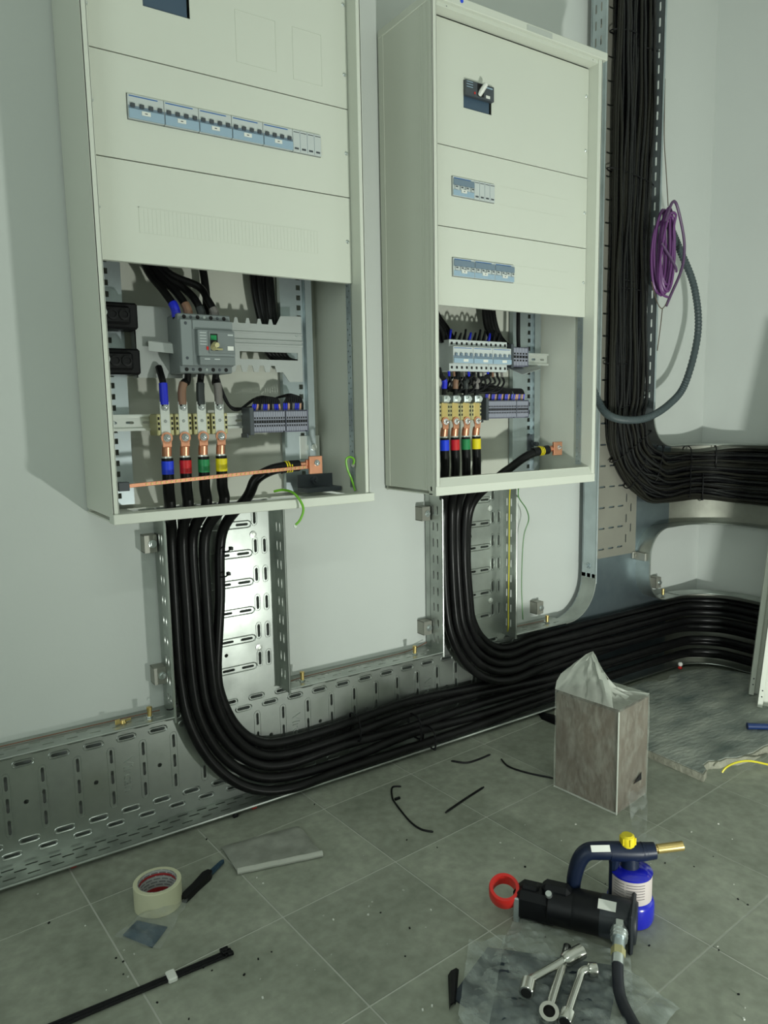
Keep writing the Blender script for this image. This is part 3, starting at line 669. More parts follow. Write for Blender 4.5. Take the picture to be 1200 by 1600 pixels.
part('rating_print', [box(x0+.038, x0+.052, yf-.0124, yf-.0118, z1-.042-.006*k, z1-.0405-.006*k) for k in range(5)]+[box(x1-.018, x1-.006, yf-.0150, yf-.0143, z1-.046, z1-.043), box(x0+.046, x0+.058, yf-.0129, yf-.0123, z0+.027, z0+.029), box(x0+.068, x0+.080, yf-.0129, yf-.0123, z0+.027, z0+.029)], 'mcb_white', mb)
for zz in (z0+.007, z1-.007):
    for k in range(4):
        part('terminal_hole', lathe([(.0042, 0), (.0042, .0008)], (x0+.014+k*.0295, yf+.0120, zz), (0, -1, 0), 12), 'hole', mb)
    for k in range(3):
        part('cover_screw', lathe([(.0034, 0), (.0028, .0012)], (x0+.0288+k*.0295, yf+.0120, zz), (0, -1, 0), 10), 'zinc' if k == 1 else 'grey_dark', mb)
for zz in (z0+.030, z1-.022): part('pole_screw', lathe([(.0034, 0), (.0028, .0012)], (x0+.012, yf-.002, zz), (0, -1, 0), 10), 'grey_dark', mb)
# din rail + power terminals
def din_rail(parent, xa, xb, z, y):
    hs = []; x = xa+.02
    while x < xb-.02: hs.append(slot(x, z, .018, .006)); x += .036
    part('din_rail', [plate(rect(xa, xb, z-.0135, z+.0135), hs, .0012, (0, y, 0), EX, EZ, (0, -1, 0)), box(xa, xb, y-.0075, y, z+.0125, z+.0137), box(xa, xb, y-.0075, y, z-.0137, z-.0125), box(xa, xb, y-.0085, y-.0072, z+.0125, z+.0177), box(xa, xb, y-.0085, y-.0072, z-.0177, z-.0125)], 'tin', parent)
din_rail(c1, .055, .540, .966, -.060)
part('rail_screw', lathe([(.006, 0), (.004, .004)], (.075, -.061, .966), (0, -1, 0), 12), 'zinc', c1)
PHX1 = [.1715, .2115, .2530, .2945]
names = ['blue', 'red', 'green', 'yellow']
def power_terminal(x, z, which, cab, clamp):
    t = thing('power_terminal', (x, -.07, z-.03), f'brass-sided power terminal above the {which}-taped cable in the {cab} cabinet', 'terminal', f'power terminals in the {cab} cabinet')
    part('holder', [box(x-.0185, x-.0095, -.118, -.062, z-.027, z+.020, .002), box(x+.0095, x+.0185, -.118, -.062, z-.027, z+.020, .002), box(x-.011, x+.011, -.108, -.062, z-.024, z+.018)]+[(*box(x+s*.0145-.002, x+s*.0145+.002, -.1186, -.1178, zz-.003, zz+.003), 'hole') for s in (-1, 1) for zz in (z-.012, z-.001, z+.010)], 'term_yellow', t)
    if clamp: part('clamp', [box(x-.012, x+.012, -.128, -.105, z+.020, z+.042, .003), lathe([(.007, 0), (.007, .008)], (x, -.128, z+.031), (0, -1, 0), 6)], 'zinc', t)
    part('conductor_bar', box(x-.0105, x+.0105, -.1185, -.1140, z-.03, z+(.021 if clamp else .046), .0008), 'brass' if clamp else 'tin', t)
    if not clamp: bolt(t, x, -.1185, z+.034); part('centre_screw', lathe([(.0038, 0), (.003, .0015)], (x, -.1185, z+.004), (0, -1, 0), 10), 'steel', t)
    return t
for x, n_ in zip(PHX1, names): power_terminal(x, .964, n_, 'left', False)
# row of narrow grey terminals; each terminal is a part
def terminal_row(x0, n, z, pitch, yb, yf, label, h=.046, split=None, m1='term_face', m2='term_grey', pieces=True):
    t = thing('terminal_block', (x0+n*pitch/2, yb, z-h/2), label, 'terminal block')
    e = pitch*.04
    def geo(w):
        a, b = -w/2+e, w/2-e
        return [box(a, b, yf, yb, -h/2, h/2, .0003), (*box(a*.55, b*.55, yf-.0005, yf, h*.12, h*.22), 'hole'), (*box(a*.55, b*.55, yf-.0005, yf, -h*.27, -h*.17), 'hole'), (*box(a*.8, b*.8, yf-.0006, yf, -h*.09, h*.06), 'hole'),
                (*box(a, b, yf+.012, yb-.01, h/2-.0005, h/2+.0035), m2), (*box(a, b, yf+.012, yb-.01, -h/2-.0035, -h/2+.0005), m2)]
    me = mesh_of('terminal', geo(pitch), m1)
    x = x0
    for k in range(n):
        o = bpy.data.objects.new('terminal', me); COL.objects.link(o); adopt(o, t)
        if split and k == split: x += pitch*.5
        o.location = (x+pitch/2, 0, z); x += pitch
    part('end_bracket', [box(x0-.011, x0-.001, yf-.004, yb, z-h/2-.008, z+h/2+.010, .001), box(x0-.014, x0-.009, yf+.01, yb, z-h/2-.014, z-h/2-.004, .001)], 'grey_dark', t)
    part('end_plate', box(x, x+.0018, yf-.001, yb, z-h/2-.003, z+h/2+.003), m2, t)
    return t
terminal_row(.381, 22, .963, .0062, -.062, -.108, 'row of narrow grey rail terminals right of the power terminals in the left cabinet', split=13)
def wire_arcs(name, specs, label, parent=None):
    """specs: list of (points, radius, material)"""
    t = thing(name, specs[0][0][0], label, 'wires')
    for pts, r, m in specs: part('wire', tube(cr(pts, 6), r, 6), m, t)
    return t
sp = []
cols = ['s_blue', 's_blue', 's_tan', 'black', 's_grey', 's_blue', 's_blue', 's_tan', 'black', 's_grey', 's_blue', 's_blue', 's_tan']
for k in range(13):
    xx = .384+k*.0062; xm = .425
    sp.append(([(xx, -.09, .985), (xx+(xm-xx)*.12, -.092, 1.004)], .0026, cols[k]))
    sp.append(([(xx+(xm-xx)*.12, -.092, 1.003), (xx+(xm-xx)*.3, -.088, 1.020-.0006*abs(k-6)), (xm-.02, -.07, 1.018), (.36, -.062, .990), (.335, -.058, 1.01), (.320, -.06, 1.05), (.300, -.07, 1.09)], .0026, 'black'))
wire_arcs('control_wires', sp, 'control wires with coloured ends on the left half of the left cabinet terminal row')
sp = []
cols = ['s_blue', 's_blue', 's_tan', 'black', 's_grey', 's_blue', 's_blue', 's_tan', 'black']
for k in range(9):
    xx = .468+k*.0062; xm = .49
    sp.append(([(xx, -.09, .985), (xx, -.092, 1.006)], .0026, cols[k]))
    sp.append(([(xx, -.092, 1.005), (xx+(xm-xx)*.4, -.088, 1.026-.001*abs(k-4)), (xm-.025, -.066, 1.020), (.44, -.058, 1.005), (.36, -.055, .995), (.335, -.055, 1.02), (.31, -.07, 1.08)], .0026, 'black'))
wire_arcs('control_wires', sp, 'control wires with coloured ends on the right half of the left cabinet terminal row')
# conductors from the breaker down to the power terminals, each with a coloured sleeve
for x, n_, xs, top in zip(PHX1, ('blue', 'brown', 'black', 'grey'), (.172, .228, .258, .292), (1.085, 1.072, 1.072, 1.072)):
    t = thing('phase_conductor', (x, -.11, 1.0), f'short black conductor with {n_} sleeve between grey breaker and power terminals', 'wire', 'sleeved conductors in the left cabinet')
    pts = [(xs, -.09 if n_ == 'blue' else -.115, top), (xs, -.105, top-.02), (x+(xs-x)*.4, -.114, 1.052), (x, -.116, 1.030), (x, -.117, 1.000)]
    part('sheath', tube(cr(pts, 6), .0075, 10), 'rubber', t)
    part('sleeve', tube(cr(pts, 6)[13:24], .0092, 12), {'blue': 's_blue', 'brown': 's_brown', 'black': 's_black', 'grey': 's_grey'}[n_], t, label=f'{n_} sleeve')
    part('ferrule', lathe([(.007, 0), (.007, .010)], (x, -.1165, .996), EZ, 12), 'tin', t)
# feeder cables coming down behind the cover
def simple_cable(name, pts, r, m, label, cat='cable', group=None, n=12, per=8):
    return tag(part(name, tube(cr(pts, per), r, n), m), label, cat, group)
for k, (xa, xb) in enumerate(((.150, .195), (.165, .222), (.180, .250), (.195, .280))):
    t = thing('feeder_cable', (xb, -.12, 1.19), ['feeder with blue sleeve at top left of the grey breaker', 'feeder with brown sleeve at top of the grey breaker', 'third black feeder from left at top of the grey breaker', 'feeder with grey sleeve arching into the right of the grey breaker'][k], 'cable', 'feeders above the grey breaker')
    arch = [(xa, -.06, 1.40), (xa+.008, -.065, 1.30), (xb-.02+.004*k, -.085, 1.245+.006*k), (xb+.002, -.11, 1.232), (xb+.010, -.125, 1.205), (xb+.012, -.128, 1.185)] if k > 1 else [(xa, -.06, 1.40), (xa+.012, -.07, 1.30), (xb-.006, -.10, 1.245), (xb+.008, -.122, 1.21), (xb+.010, -.128, 1.185)]
    pts = cr(arch, 8); part('sheath', tube(pts, .0085, 10), 'rubber', t)
    part('sleeve', tube(pts[-11:-1], .0098, 10), ['s_blue', 's_brown', 's_black', 's_grey'][k], t)
simple_cable('feeder_cable', [(.285, -.045, 1.40), (.300, -.045, 1.30), (.302, -.05, 1.24), (.290, -.07, 1.20)], .009, 'rubber', 'single black cable dropping behind the right half of the grey breaker')
for k in range(5):
    simple_cable('feeder_cable', [(.420+.012*k, -.040-.006*(k % 2), 1.40), (.424+.011*k, -.042-.006*(k % 2), 1.28), (.436+.009*k, -.048, 1.20), (.445+.010*k, -.05, 1.14), (.47+.008*k, -.05, 1.112), (.53, -.05, 1.105)], .0085, 'rubber', f'black feeder in the bunch behind the toothed mounting plate, {ordn[k]} from left', 'cable', 'feeders behind the mounting plate')
# earth bar with its row of screws
eb = thing('earth_bar', (.28, -.16, .83), 'thin copper earth bar crossing in front of the left cabinet cables', 'earth bar')
p, q = Vector((.060, -.165, .837)), Vector((.512, -.165, .856))
ang = math.atan2(q.z-p.z, q.x-p.x); M = Matrix.Translation(p) @ Matrix.Rotation(-ang, 4, 'Y'); L = (q-p).length
part('bar', xf(box(0, L, -.003, .003, -.004, .004, .0005), M), 'copper', eb)
o = part('clamp_screws', [xf(lathe([(.0026, 0), (.0022, .0012)], (.05+.0105*k, -.003, 0), (0, -1, 0), 8), M) for k in range(36)], 'brass', eb); o['kind'] = 'stuff'
part('end_support', [box(.052, .074, -.172, -.150, .828, .846, .001)], 'grey_dark', eb)
t = thing('earth_lug_plate', (.505, -.17, .85), 'square copper connection plate with bolt at the end of the earth bar', 'plate')
part('plate', box(.488, .522, -.176, -.168, .838, .880, .001), 'copper', t); bolt(t, .507, -.176, .864, .005, .009)

# ================================================================ heavy cables
def lug(parent, x, y, z, up=1):
    """copper cable lug: flat eye, neck and barrel below it"""
    part('copper_lug', [plate(circ(0, 0, .0125, 20), [circ(0, 0, .004, 12)], .0035, (x, y, z), EX, EZ, (0, -1, 0)), box(x-.0100, x+.0100, y-.0035, y, z-.020, z-.002, .0006), tube([(x, y+.002, z-.018), (x, y+.004, z-.026), (x, y+.006, z-.040)], [.0098, .0105, .0105], 14)], 'copper', parent)
    part('barrel_end', lathe([(.0112, 0), (.0112, .007)], (x, y+.006, z-.047), EZ, 16), 'tin', parent)
    bolt(parent, x, y-.0035, z, .0058, .012, 'lug_bolt')
rc_ = random.Random(17)
def corner_run(z, off, y1=-1.2):
    off += rc_.uniform(-.006, .014); z += rc_.uniform(-.007, .007); r = .2-off
    return [(1.75, -.025-off, z), (1.95, -.025-off, z)]+[(XJ+r*math.sin(a), -.225+r*math.cos(a), z) for a in (.2, .6, 1.0, 1.4)]+[(2.27-off, -.35, z), (2.27-off, -.7, z), (2.27-off, y1, z)]
def heavy(label, start, xv, yv, ztop, zb, lane, ax, pre, zc, off, tape=None, lugged=True, r=.0125, grp=None, zarc=.37):
    t = thing('power_cable', (xv[0], yv, zb), label, 'power cable', grp)
    pts = list(start)+[(xv[0], yv, ztop), (xv[1], yv, (ztop+zarc)/2), (xv[2], yv, zarc)]
    az = zarc-lane[1]
    for d in (20, 42, 65, 90):
        a = math.radians(d); s = d/90
        pts.append((xv[2]+ax*(1-math.cos(a)), yv+(lane[0]-yv)*s, zarc-az*math.sin(a)))
    pts += pre+corner_run(zc, off)
    P = cr(pts, 8)
    part('sheath', tube(P, r, 14), 'rubber', t)
    if tape:
        i = min(range(24), key=lambda k: abs(P[k].z-tape[1])); j = i
        while P[j].z > tape[1]-.024: j += 1
        part('marker_tape', tube([P[i]+(P[j]-P[i])*k/4 for k in range(5)], r*1.05, 16), tape[0], t, label='coloured tape band')
    return t
LZ = .932
xs5 = [(.187, .187, .190), (.212, .213, .216), (.238, .238, .242), (.266, .262, .266), (.312, .299, .283)]
lanes = [(-.098, .034), (-.080, .058), (-.068, .084), (-.058, .108), (-.048, .138)]
for i, n_ in enumerate(names):
    x = PHX1[i]
    t = heavy(f'heavy black power cable with {n_} tape band from the left cabinet', [(x, -.116, LZ-.044), (x, -.116, .87), (x, -.114, .82), (x+.004, -.105, .775)], xs5[i], -.058-.006*(i % 2), .70, .3, lanes[i], (.25, .235, .215, .19)[i],
        [(.62, lanes[i][0], lanes[i][1]+(.004, -.004, .006, 0)[i]), (.85, lanes[i][0]+.008, lanes[i][1]+(0, .008, -.004, .010)[i]), (1.10, lanes[i][0]+.015, lanes[i][1]-(0, .004, 0, -.006)[i]), (1.42, -.060-.010*(i % 2), lanes[i][1])], lanes[i][1]+.01, .040+.014*(i % 2), ('t_'+n_, .882), grp='tape-marked cables of the left cabinet')
    lug(t, x, -.1195, LZ)
t = heavy('heavy black earth cable with yellow rings from the left cabinet', [(.470, -.150, .858), (.440, -.150, .857), (.400, -.145, .850), (.368, -.135, .830), (.352, -.120, .79)], xs5[4], -.052, .70, .3, lanes[4], .165, [(.60, -.046, .136), (.85, -.046, .150), (1.10, -.05, .140), (1.42, -.05, .130)], .145, .03)
P = Vector((.470, -.150, .858))
part('copper_lug', [tube([(.468, -.150, .858), (.488, -.158, .860)], [.0095, .008], 12), box(.484, .500, -.168, -.160, .850, .872, .001)], 'copper', t)
part('heat_shrink', tube([(.425, -.149, .854), (.45, -.150, .858), (.472, -.150, .858)], .0135, 14), 'black', t)
for k in range(3): part('yellow_ring', tube([(.437+.006*k, -.1495, .8565), (.4400+.006*k, -.1497, .8568)], .0142, 16), 't_yellow', t, label='yellow ring')
# right cabinet
PHX2 = [at(px, 665, y=-.117).x for px in (694.5, 711, 728, 744.5)]
xs5b = [(.975, .975, .982), (1.000, 1.000, 1.008), (1.026, 1.024, 1.034), (1.055, 1.046, 1.056), (1.085, 1.068, 1.078)]
lanes2 = [(-.090, .150), (-.082, .176), (-.072, .196), (-.066, .222), (-.050, .240)]
for i, n_ in enumerate(names):
    x = PHX2[i]; zb = .952
    t = heavy(f'heavy black power cable with {n_} tape band from the right cabinet', [(x, -.116, zb-.044), (x, -.116, .885), (x+.003, -.114, .83), (x+.006, -.105, .775)], xs5b[i], -.060-.006*(i % 2), .70, .3, lanes2[i], (.23, .215, .20, .18)[i],
        [(1.36, lanes2[i][0]+.012, lanes2[i][1]+.006), (1.55, -.062-.012*(i % 2), lanes2[i][1]+.012)], lanes2[i][1]+.01, .034+.014*(i % 2), ('t_'+n_, .903), grp='tape-marked cables of the right cabinet', zarc=.42)
    lug(t, x, -.1195, zb)
t = heavy('heavy black earth cable with yellow rings from the right cabinet', [(1.300, -.150, .862), (1.265, -.150, .860), (1.215, -.145, .845), (1.165, -.135, .815), (1.125, -.12, .785)], xs5b[4], -.052, .70, .3, lanes2[4], .165, [(1.36, -.048, .250), (1.55, -.05, .254)], .248, .03, zarc=.42)
part('copper_lug', [tube([(1.298, -.150, .862), (1.315, -.156, .866)], [.0095, .008], 12), box(1.310, 1.345, -.166, -.158, .845, .885, .001)], 'copper', t); bolt(t, 1.33, -.166, .868, .005, .009)
part('heat_shrink', tube([(1.24, -.1485, .856), (1.27, -.15, .860), (1.30, -.15, .862)], .0135, 14), 'black', t)
for k in range(3): part('yellow_ring', tube([(1.262+.006*k, -.1498, .8597), (1.2650+.006*k, -.1498, .8600)], .0142, 16), 't_yellow', t, label='yellow ring')
for x, n_ in zip(PHX2, names): power_terminal(x, .982, n_, 'right', True)

# ================================================================ inside the right cabinet
din_rail(c2, .935, 1.372, 1.132, -.072)
din_rail(c2, .930, 1.30, .985, -.058)
def mcb4(x0, label):
    t = thing('circuit_breaker', (x0+.035, -.08, 1.087), label, 'circuit breaker', 'open breakers in the right cabinet')
    z0, z1 = 1.088, 1.172; yb, yf, yn = -.080, -.130, -.147; P_ = .0175
    part('body', [box(x0+.0003, x0+4*P_-.0003, yf, yb, z0, z1, .0012), box(x0+.0003, x0+4*P_-.0003, yn, yf+.002, z0+.0195, z1-.0195, .001)]+[(*box(x0+k*P_+.0055, x0+k*P_+.012, yf-.0006, yf+.0, zz-.0035, zz+.0035), 'hole') for k in range(4) for zz in (z0+.010, z1-.010)], 'mcb_white', t)
    part('printed_line', box(x0+.003, x0+4*P_-.006, yn-.0005, yn, z1-.0245, z1-.0230), 'line_blue', t)
    for k in range(4): part('toggle', box(x0+k*P_+.005, x0+k*P_+.0125, yn-.005, yn, 1.128, 1.135, .0007), 'mcb_shade', t)
    part('toggle_recess', box(x0+.001, x0+4*P_-.001, yn-.0006, yn, 1.1225, 1.128), 'mcb_shade', t)
    part('lower_cover', box(x0+.001, x0+4*P_-.001, yn-.0030, yn, z0+.0205, 1.1215, .0006), 'mcb_blue', t)
    part('label_plate', box(x0+.033, x0+.050, yn-.0040, yn-.002, z0+.024, z0+.031), 'white', t)
for k in range(3): mcb4(.944+k*.0702, f'white open-terminal four-pole breaker on the rail in the right cabinet, {ordn[k]} from left')
terminal_row(1.195, 5, 1.135, .0115, -.074, -.112, 'short block of grey terminals beside the open breakers in the right cabinet', h=.05)
part('rail_flap', [ribbon([(1.20, -.07, 1.108), (1.33, -.07, 1.118)], [(1.215, -.13, 1.082), (1.30, -.12, 1.10)], .0012)], 'plate_grey', c2)
terminal_row(1.105, 24, .984, .0064, -.060, -.106, 'row of narrow grey rail terminals in the right cabinet', split=17)
sp = []
cl_ = ['s_blue', 's_blue', 's_tan', 'black']
for k in range(24):
    xx = 1.108+k*.0064+(.0032 if k >= 17 else 0)
    sp.append(([(xx, -.088, 1.006), (xx, -.092, 1.028)], .0025, cl_[k % 4] if k < 19 else ('s_grey', 's_tan', 's_blue')[k % 3]))
    sp.append(([(xx, -.092, 1.027), (xx-.006, -.086, 1.042), (xx-.03, -.07, 1.050-.0004*k), (1.12+.001*k, -.064, 1.055), (1.07, -.066, 1.075-.0008*k), (1.03, -.09, 1.082)], .0025, 'black'))
wire_arcs('control_wires', sp, 'black control wires with blue and tan ends entering the terminal row in the right cabinet')
# wires out of the open breakers
rnd = random.Random(5)
ORD12 = ['first', 'second', 'third', 'fourth', 'fifth', 'sixth', 'seventh', 'eighth', 'ninth', 'tenth', 'eleventh', 'twelfth']
for k in range(12):
    x = .953+k*.01755; c_ = ('s_blue', 's_brown', 'black', 's_grey')[k % 4]
    t = thing('breaker_wire', (x, -.12, 1.07), f'thin wire with coloured end under the open breakers of the right cabinet, {ORD12[k]} from left', 'wire', 'wires under the open breakers')
    part('end_sleeve', tube([(x, -.116, 1.092), (x, -.118, 1.074)], .0036, 8), c_, t)
    xe = (.97, 1.0, 1.03, 1.07)[k % 4]+rnd.uniform(-.01, .01)
    part('sheath', tube(cr([(x, -.118, 1.076), (x+.004, -.122, 1.058), (x+(xe-x)*.3, -.118, 1.040+rnd.uniform(-.01, .01)), (x+(xe-x)*.8, -.095, 1.035), (xe+.02, -.075, 1.05), (xe+.05, -.06, 1.075)], 6), .0032, 7), 'black', t)
for k in range(11):
    x = .956+k*.0176; h = rnd.uniform(.018, .030)
    t = thing('jumper_wire', (x, -.12, 1.17), f'small wire loop above the open breakers of the right cabinet, {ORD12[k]} from left', 'wire', 'wire loops above the open breakers')
    part('sheath', tube(cr([(x, -.116, 1.166), (x+.001, -.118, 1.18), (x+.008, -.112, 1.172+h), (x+.018, -.10, 1.176+h*.8), (x+.024, -.08, 1.172), (x+.026, -.07, 1.15)], 6), .003, 7), 'black' if k % 4 else 's_blue', t)
for i, (x, c_, nn) in enumerate(((PHX2[0], 's_blue', 'blue'), (PHX2[1]+.002, 's_brown', 'brown'), (PHX2[2], 's_black', 'black'), (PHX2[3], 's_grey', 'grey'))):
    t = thing('phase_conductor', (x, -.11, 1.02), f'short conductor with {nn} sleeve above the power terminals in the right cabinet', 'wire', 'sleeved conductors in the right cabinet')
    xs = x-.012+.02*i
    pts = cr([(xs, -.110, 1.096), (xs, -.116, 1.08), (x, -.118, 1.062), (x, -.117, 1.045), (x, -.116, 1.020)], 6)
    part('sheath', tube(pts, .0065, 10), 'rubber', t); part('sleeve', tube(pts[11:20], .0082, 10), c_, t, label=f'{nn} sleeve')
for k, (xa, xb, y) in enumerate(((.880, .930, -.07), (.900, .950, -.075), (.918, .965, -.07), (.935, .98, -.065))):
    simple_cable('feeder_cable', [(xa, -.06, 1.36), (xa+.01, y, 1.26), (xb-.005, y-.02, 1.20), (xb, -.10, 1.165)], .0095, 'rubber', 'black feeder running down at the left of the right cabinet opening', 'cable', 'feeders at the left inside the right cabinet')
for k in range(4):
    simple_cable('feeder_cable', [(1.135+.011*k, -.05, 1.36), (1.14+.011*k, -.05, 1.26), (1.155+.012*k, -.055, 1.20), (1.185+.010*k, -.07, 1.165)], .0085, 'rubber', 'black feeder dropping to the short terminal block in the right cabinet', 'cable', 'feeders above the short terminal block')
simple_cable('feeder_cable', [(1.235, -.09, 1.30), (1.235, -.09, 1.20), (1.232, -.095, 1.165)], .006, 'rubber', 'thin black cable ending in blue above the short terminal block', 'cable')
wire('earth_wire', [(.862, -.17, 1.12), (.864, -.172, 1.05), (.866, -.17, .98), (.868, -.165, .92)], .0028, 'gy_yellow', 'yellow earth wire at the left edge inside the right cabinet', 'wire')
# ================================================================ dense bundle in the tall tray
rb = random.Random(21)
BC = Vector((2.0, 0, .955))
def lane_path(s, depth, ph, amp):
    """s: 0 outer (left) .. 1 inner (right); follows the tall tray, the bend and the corner on to the right wall"""
    r = .136+(1-s)*.176; pts = []
    def wob(t): return amp*math.sin(t*7.3+ph)*abs(math.sin(t*7.0+.4))
    z = ZC-.02
    while z > BC.z+.02:
        pts.append((BC.x-r+wob(z)*1.0, YB-.010-depth+.004*math.sin(z*5+ph*2), z)); z -= .085
    for d in (0, 18, 36, 54, 72, 90):
        a = math.radians(d); rr = r+wob(3+d/60)
        pts.append((BC.x-rr*math.cos(a), YB-.010-depth, BC.z-rr*math.sin(a)))
    zl = BC.z-r; off = .010+depth
    def zz(t): return zl+min(amp, .006)*.8*math.sin(t*3.1+ph)+.014*math.sin(t*3.2-.2)*(.6-s)
    R = .2-off
    for a in (.15, .5, .85, 1.2, 1.5): pts.append((XJ+R*math.sin(a), -.225+R*math.cos(a), zz(a)))
    for y in (-.3, -.4, -.55, -.75, -1.0, -1.2): pts.append((2.27-off, y, zz(1.2-y)-.03*min(1, max(0, -y-.25))*(1-s)))
    return pts
for k in range(21):
    s = k/20+rb.uniform(-.012, .012)
    m = rb.choice(['cable_a', 'cable_a', 'cable_b', 'cable_c'])
    simple_cable('thin_cable', lane_path(s, .024+rb.uniform(-.002, .004), rb.uniform(0, 6), .0045), .0058, m, 'thin black cable in the front layer of the dense bundle in the tall tray', 'cable', 'thin cables of the tall tray bundle', 8, 5)
for k in range(19):
    s = (k+.5)/19
    simple_cable('thin_cable', lane_path(s, .012, rb.uniform(0, 6), .002), .0060, 'cable_a', 'thin black cable in the rear layer of the dense bundle in the tall tray', 'cable', 'thin cables of the tall tray bundle', 8, 5)
for k in range(8):
    s = (.06, .17, .30, .42, .55, .66, .80, .93)[k]
    simple_cable('thin_cable', lane_path(s, .034, rb.uniform(0, 6), .012), .0050, rb.choice(['cable_b', 'cable_c']), 'thin black cable lying loose on top of the dense bundle in the tall tray', 'cable', 'loose cables on the tall tray bundle', 8, 5)
def tie(pts, label, grp, r=.0021, head=0):
    t = thing('cable_tie', pts[0], label, 'cable tie', grp)
    part('strap', tube(cr(pts, 4, True), r, 6, False, True), 'black', t)
    h = Vector(pts[head]); part('head', box(h.x-.0035, h.x+.0035, h.y-.005, h.y+.002, h.z-.003, h.z+.003, .0006), 'black', t)
for k, (xa, xb, z, dz) in enumerate(((1.680, 1.790, 2.165, .004), (1.770, 1.884, 2.135, .010), (1.682, 1.885, 1.735, -.012), (1.735, 1.80, 1.40, -.004), (1.70, 1.84, 1.375, .0), (1.684, 1.78, 1.13, 0.0), (1.690, 1.80, .985, .012), (1.79, 1.888, 1.02, .02))):
    tie([(xa-.003, -.056, z-dz), ((xa+xb)/2, -.070, z), (xb+.003, -.056, z+dz), (xb+.003, -.034, z+dz), ((xa+xb)/2, -.031, z), (xa-.003, -.034, z-dz)], f'black cable tie round the tall tray bundle, number {("one","two","three","four","five","six","seven","eight")[k]} from the top', 'ties on the tall tray bundle', head=2)
for k, d in enumerate((28, 50, 74)):
    a = math.radians(d); ra, rb_ = .117, .318
    if k == 1: ra = .20
    if k == 2: rb_ = .24
    p0 = Vector((BC.x-ra*math.cos(a), 0, BC.z-ra*math.sin(a))); p1 = Vector((BC.x-rb_*math.cos(a), 0, BC.z-rb_*math.sin(a))); pm = (p0+p1)/2
    tie([(p0.x, -.065, p0.z), (pm.x, -.070, pm.z), (p1.x, -.065, p1.z), (p1.x, -.036, p1.z), (pm.x, -.031, pm.z), (p0.x, -.036, p0.z)], 'black cable tie across the bend of the thin cable bundle, '+('upper one', 'middle one', 'lower one')[k], 'ties on the tall tray bundle')
R = .2-.045
for k, (a, z0_, z1_) in enumerate(((.30, .655, .83), (.62, .642, .74), (.9, .76, .835))):
    xo, yo = XJ+R*math.sin(a), -.225+R*math.cos(a); xi, yi = XJ+(R+.045)*math.sin(a), -.225+(R+.045)*math.cos(a)
    tie([(xo, yo, z0_), (xo-.008, yo-.008, (z0_+z1_)/2), (xo, yo, z1_), (xi, yi, z1_), (xi, yi, (z0_+z1_)/2), (xi, yi, z0_)], 'black cable tie round the thin cables in the upper corner tray, '+('left one', 'middle one', 'right one')[k], 'ties on the tall tray bundle')
# ties on the heavy cables
for k, (x, za, zb, ya, yb_) in enumerate(((.665, .095, .158, -.080, -.034), (.85, .06, .118, -.105, -.05), (.895, .02, .075, -.112, -.06))):
    tie([(x, ya, za), (x+.002, ya-.002, (za+zb)/2), (x, ya+.006, zb), (x, yb_, zb), (x, yb_, (za+zb)/2), (x, yb_, za)], 'black cable tie round the heavy cables in the lower tray, '+('left one', 'middle one', 'right one')[k], 'ties on the heavy cables', .0026)
for k, (x, z) in enumerate(((.172, .312), (.325, .665), (.316, .605))):
    t = tag(part('cable_tie', [box(x-.004, x+.004, -.09+.012, -.066, z-.004, z+.004, .001), tube(cr([(x, -.075, z), (x-.012, -.082, z-.004), (x-.02, -.07, z-.006)], 4), .0018, 6)], 'black'), 'black tie stub on the cables of the bright tray, '+('bottom one', 'top one', 'middle one')[k], 'cable tie', 'tie stubs on the bright tray')
# ---- purple coil, cord, corrugated conduit
t = thing('purple_cable_coil', (1.90, -.115, 1.33), 'loose coil of purple data cable hanging on the tall tray edge', 'cable')
rp = random.Random(4); pts = []
for L_ in range(9):
    hw_ = rp.uniform(.022, .046); hh = rp.uniform(.105, .140); cx = 1.858+rp.uniform(-.014, .016); cz = 1.485+rp.uniform(-.014, .014); dy = -.105-.004*L_; tl = rp.uniform(-.05, .22)
    for d in range(8):
        a = 2*PI*d/8+PI/2; ex, ez = hw_*math.cos(a)*(1.2 if d in (1, 2, 3) else .9), hh*math.sin(a)
        pts.append((cx+ex+tl*ez*.35, dy-.0005*d, cz+ez))
pts = pts+[(1.885, -.145, 1.61), (1.845, -.148, 1.60), (1.815, -.148, 1.50), (1.808, -.146, 1.40), (1.830, -.142, 1.355), (1.865, -.14, 1.345)]
part('coil', tube(cr(pts, 6), .0042, 7), 'purple', t)
part('binding_loop', [tube(cr([(1.825, -.15, 1.58), (1.850, -.152, 1.635), (1.875, -.15, 1.645), (1.905, -.148, 1.60), (1.935, -.145, 1.53), (1.942, -.14, 1.47), (1.925, -.138, 1.42), (1.890, -.135, 1.36), (1.870, -.13, 1.318)], 6), .0048, 7), tube(cr([(1.805, -.152, 1.51), (1.840, -.156, 1.475), (1.875, -.158, 1.44), (1.885, -.155, 1.425)], 6), .004, 7)], 'purple2', t)
p = [at(1038, 215, y=-.088), at(1041, 270, y=-.095), at(1044, 322, y=-.105)]
wire('hanging_cord', [(1.888, -.086, 2.05), p[0], p[1], p[2]], .0016, 'rope', 'thin brown cord holding up the purple cable coil', 'cord')
wire('hanging_cord', [at(1018, 440, y=-.14), at(1026, 470, y=-.14), at(1035, 482, y=-.135), at(1046, 465, y=-.13)], .0016, 'rope', 'brown cord looped round the bottom of the purple coil', 'cord')
wire('hanging_cord', [at(1035, 482, y=-.13), at(1032, 510, y=-.11), at(1027, 548, y=-.095)], .0016, 'rope', 'thin brown cord hanging below the purple coil', 'cord')
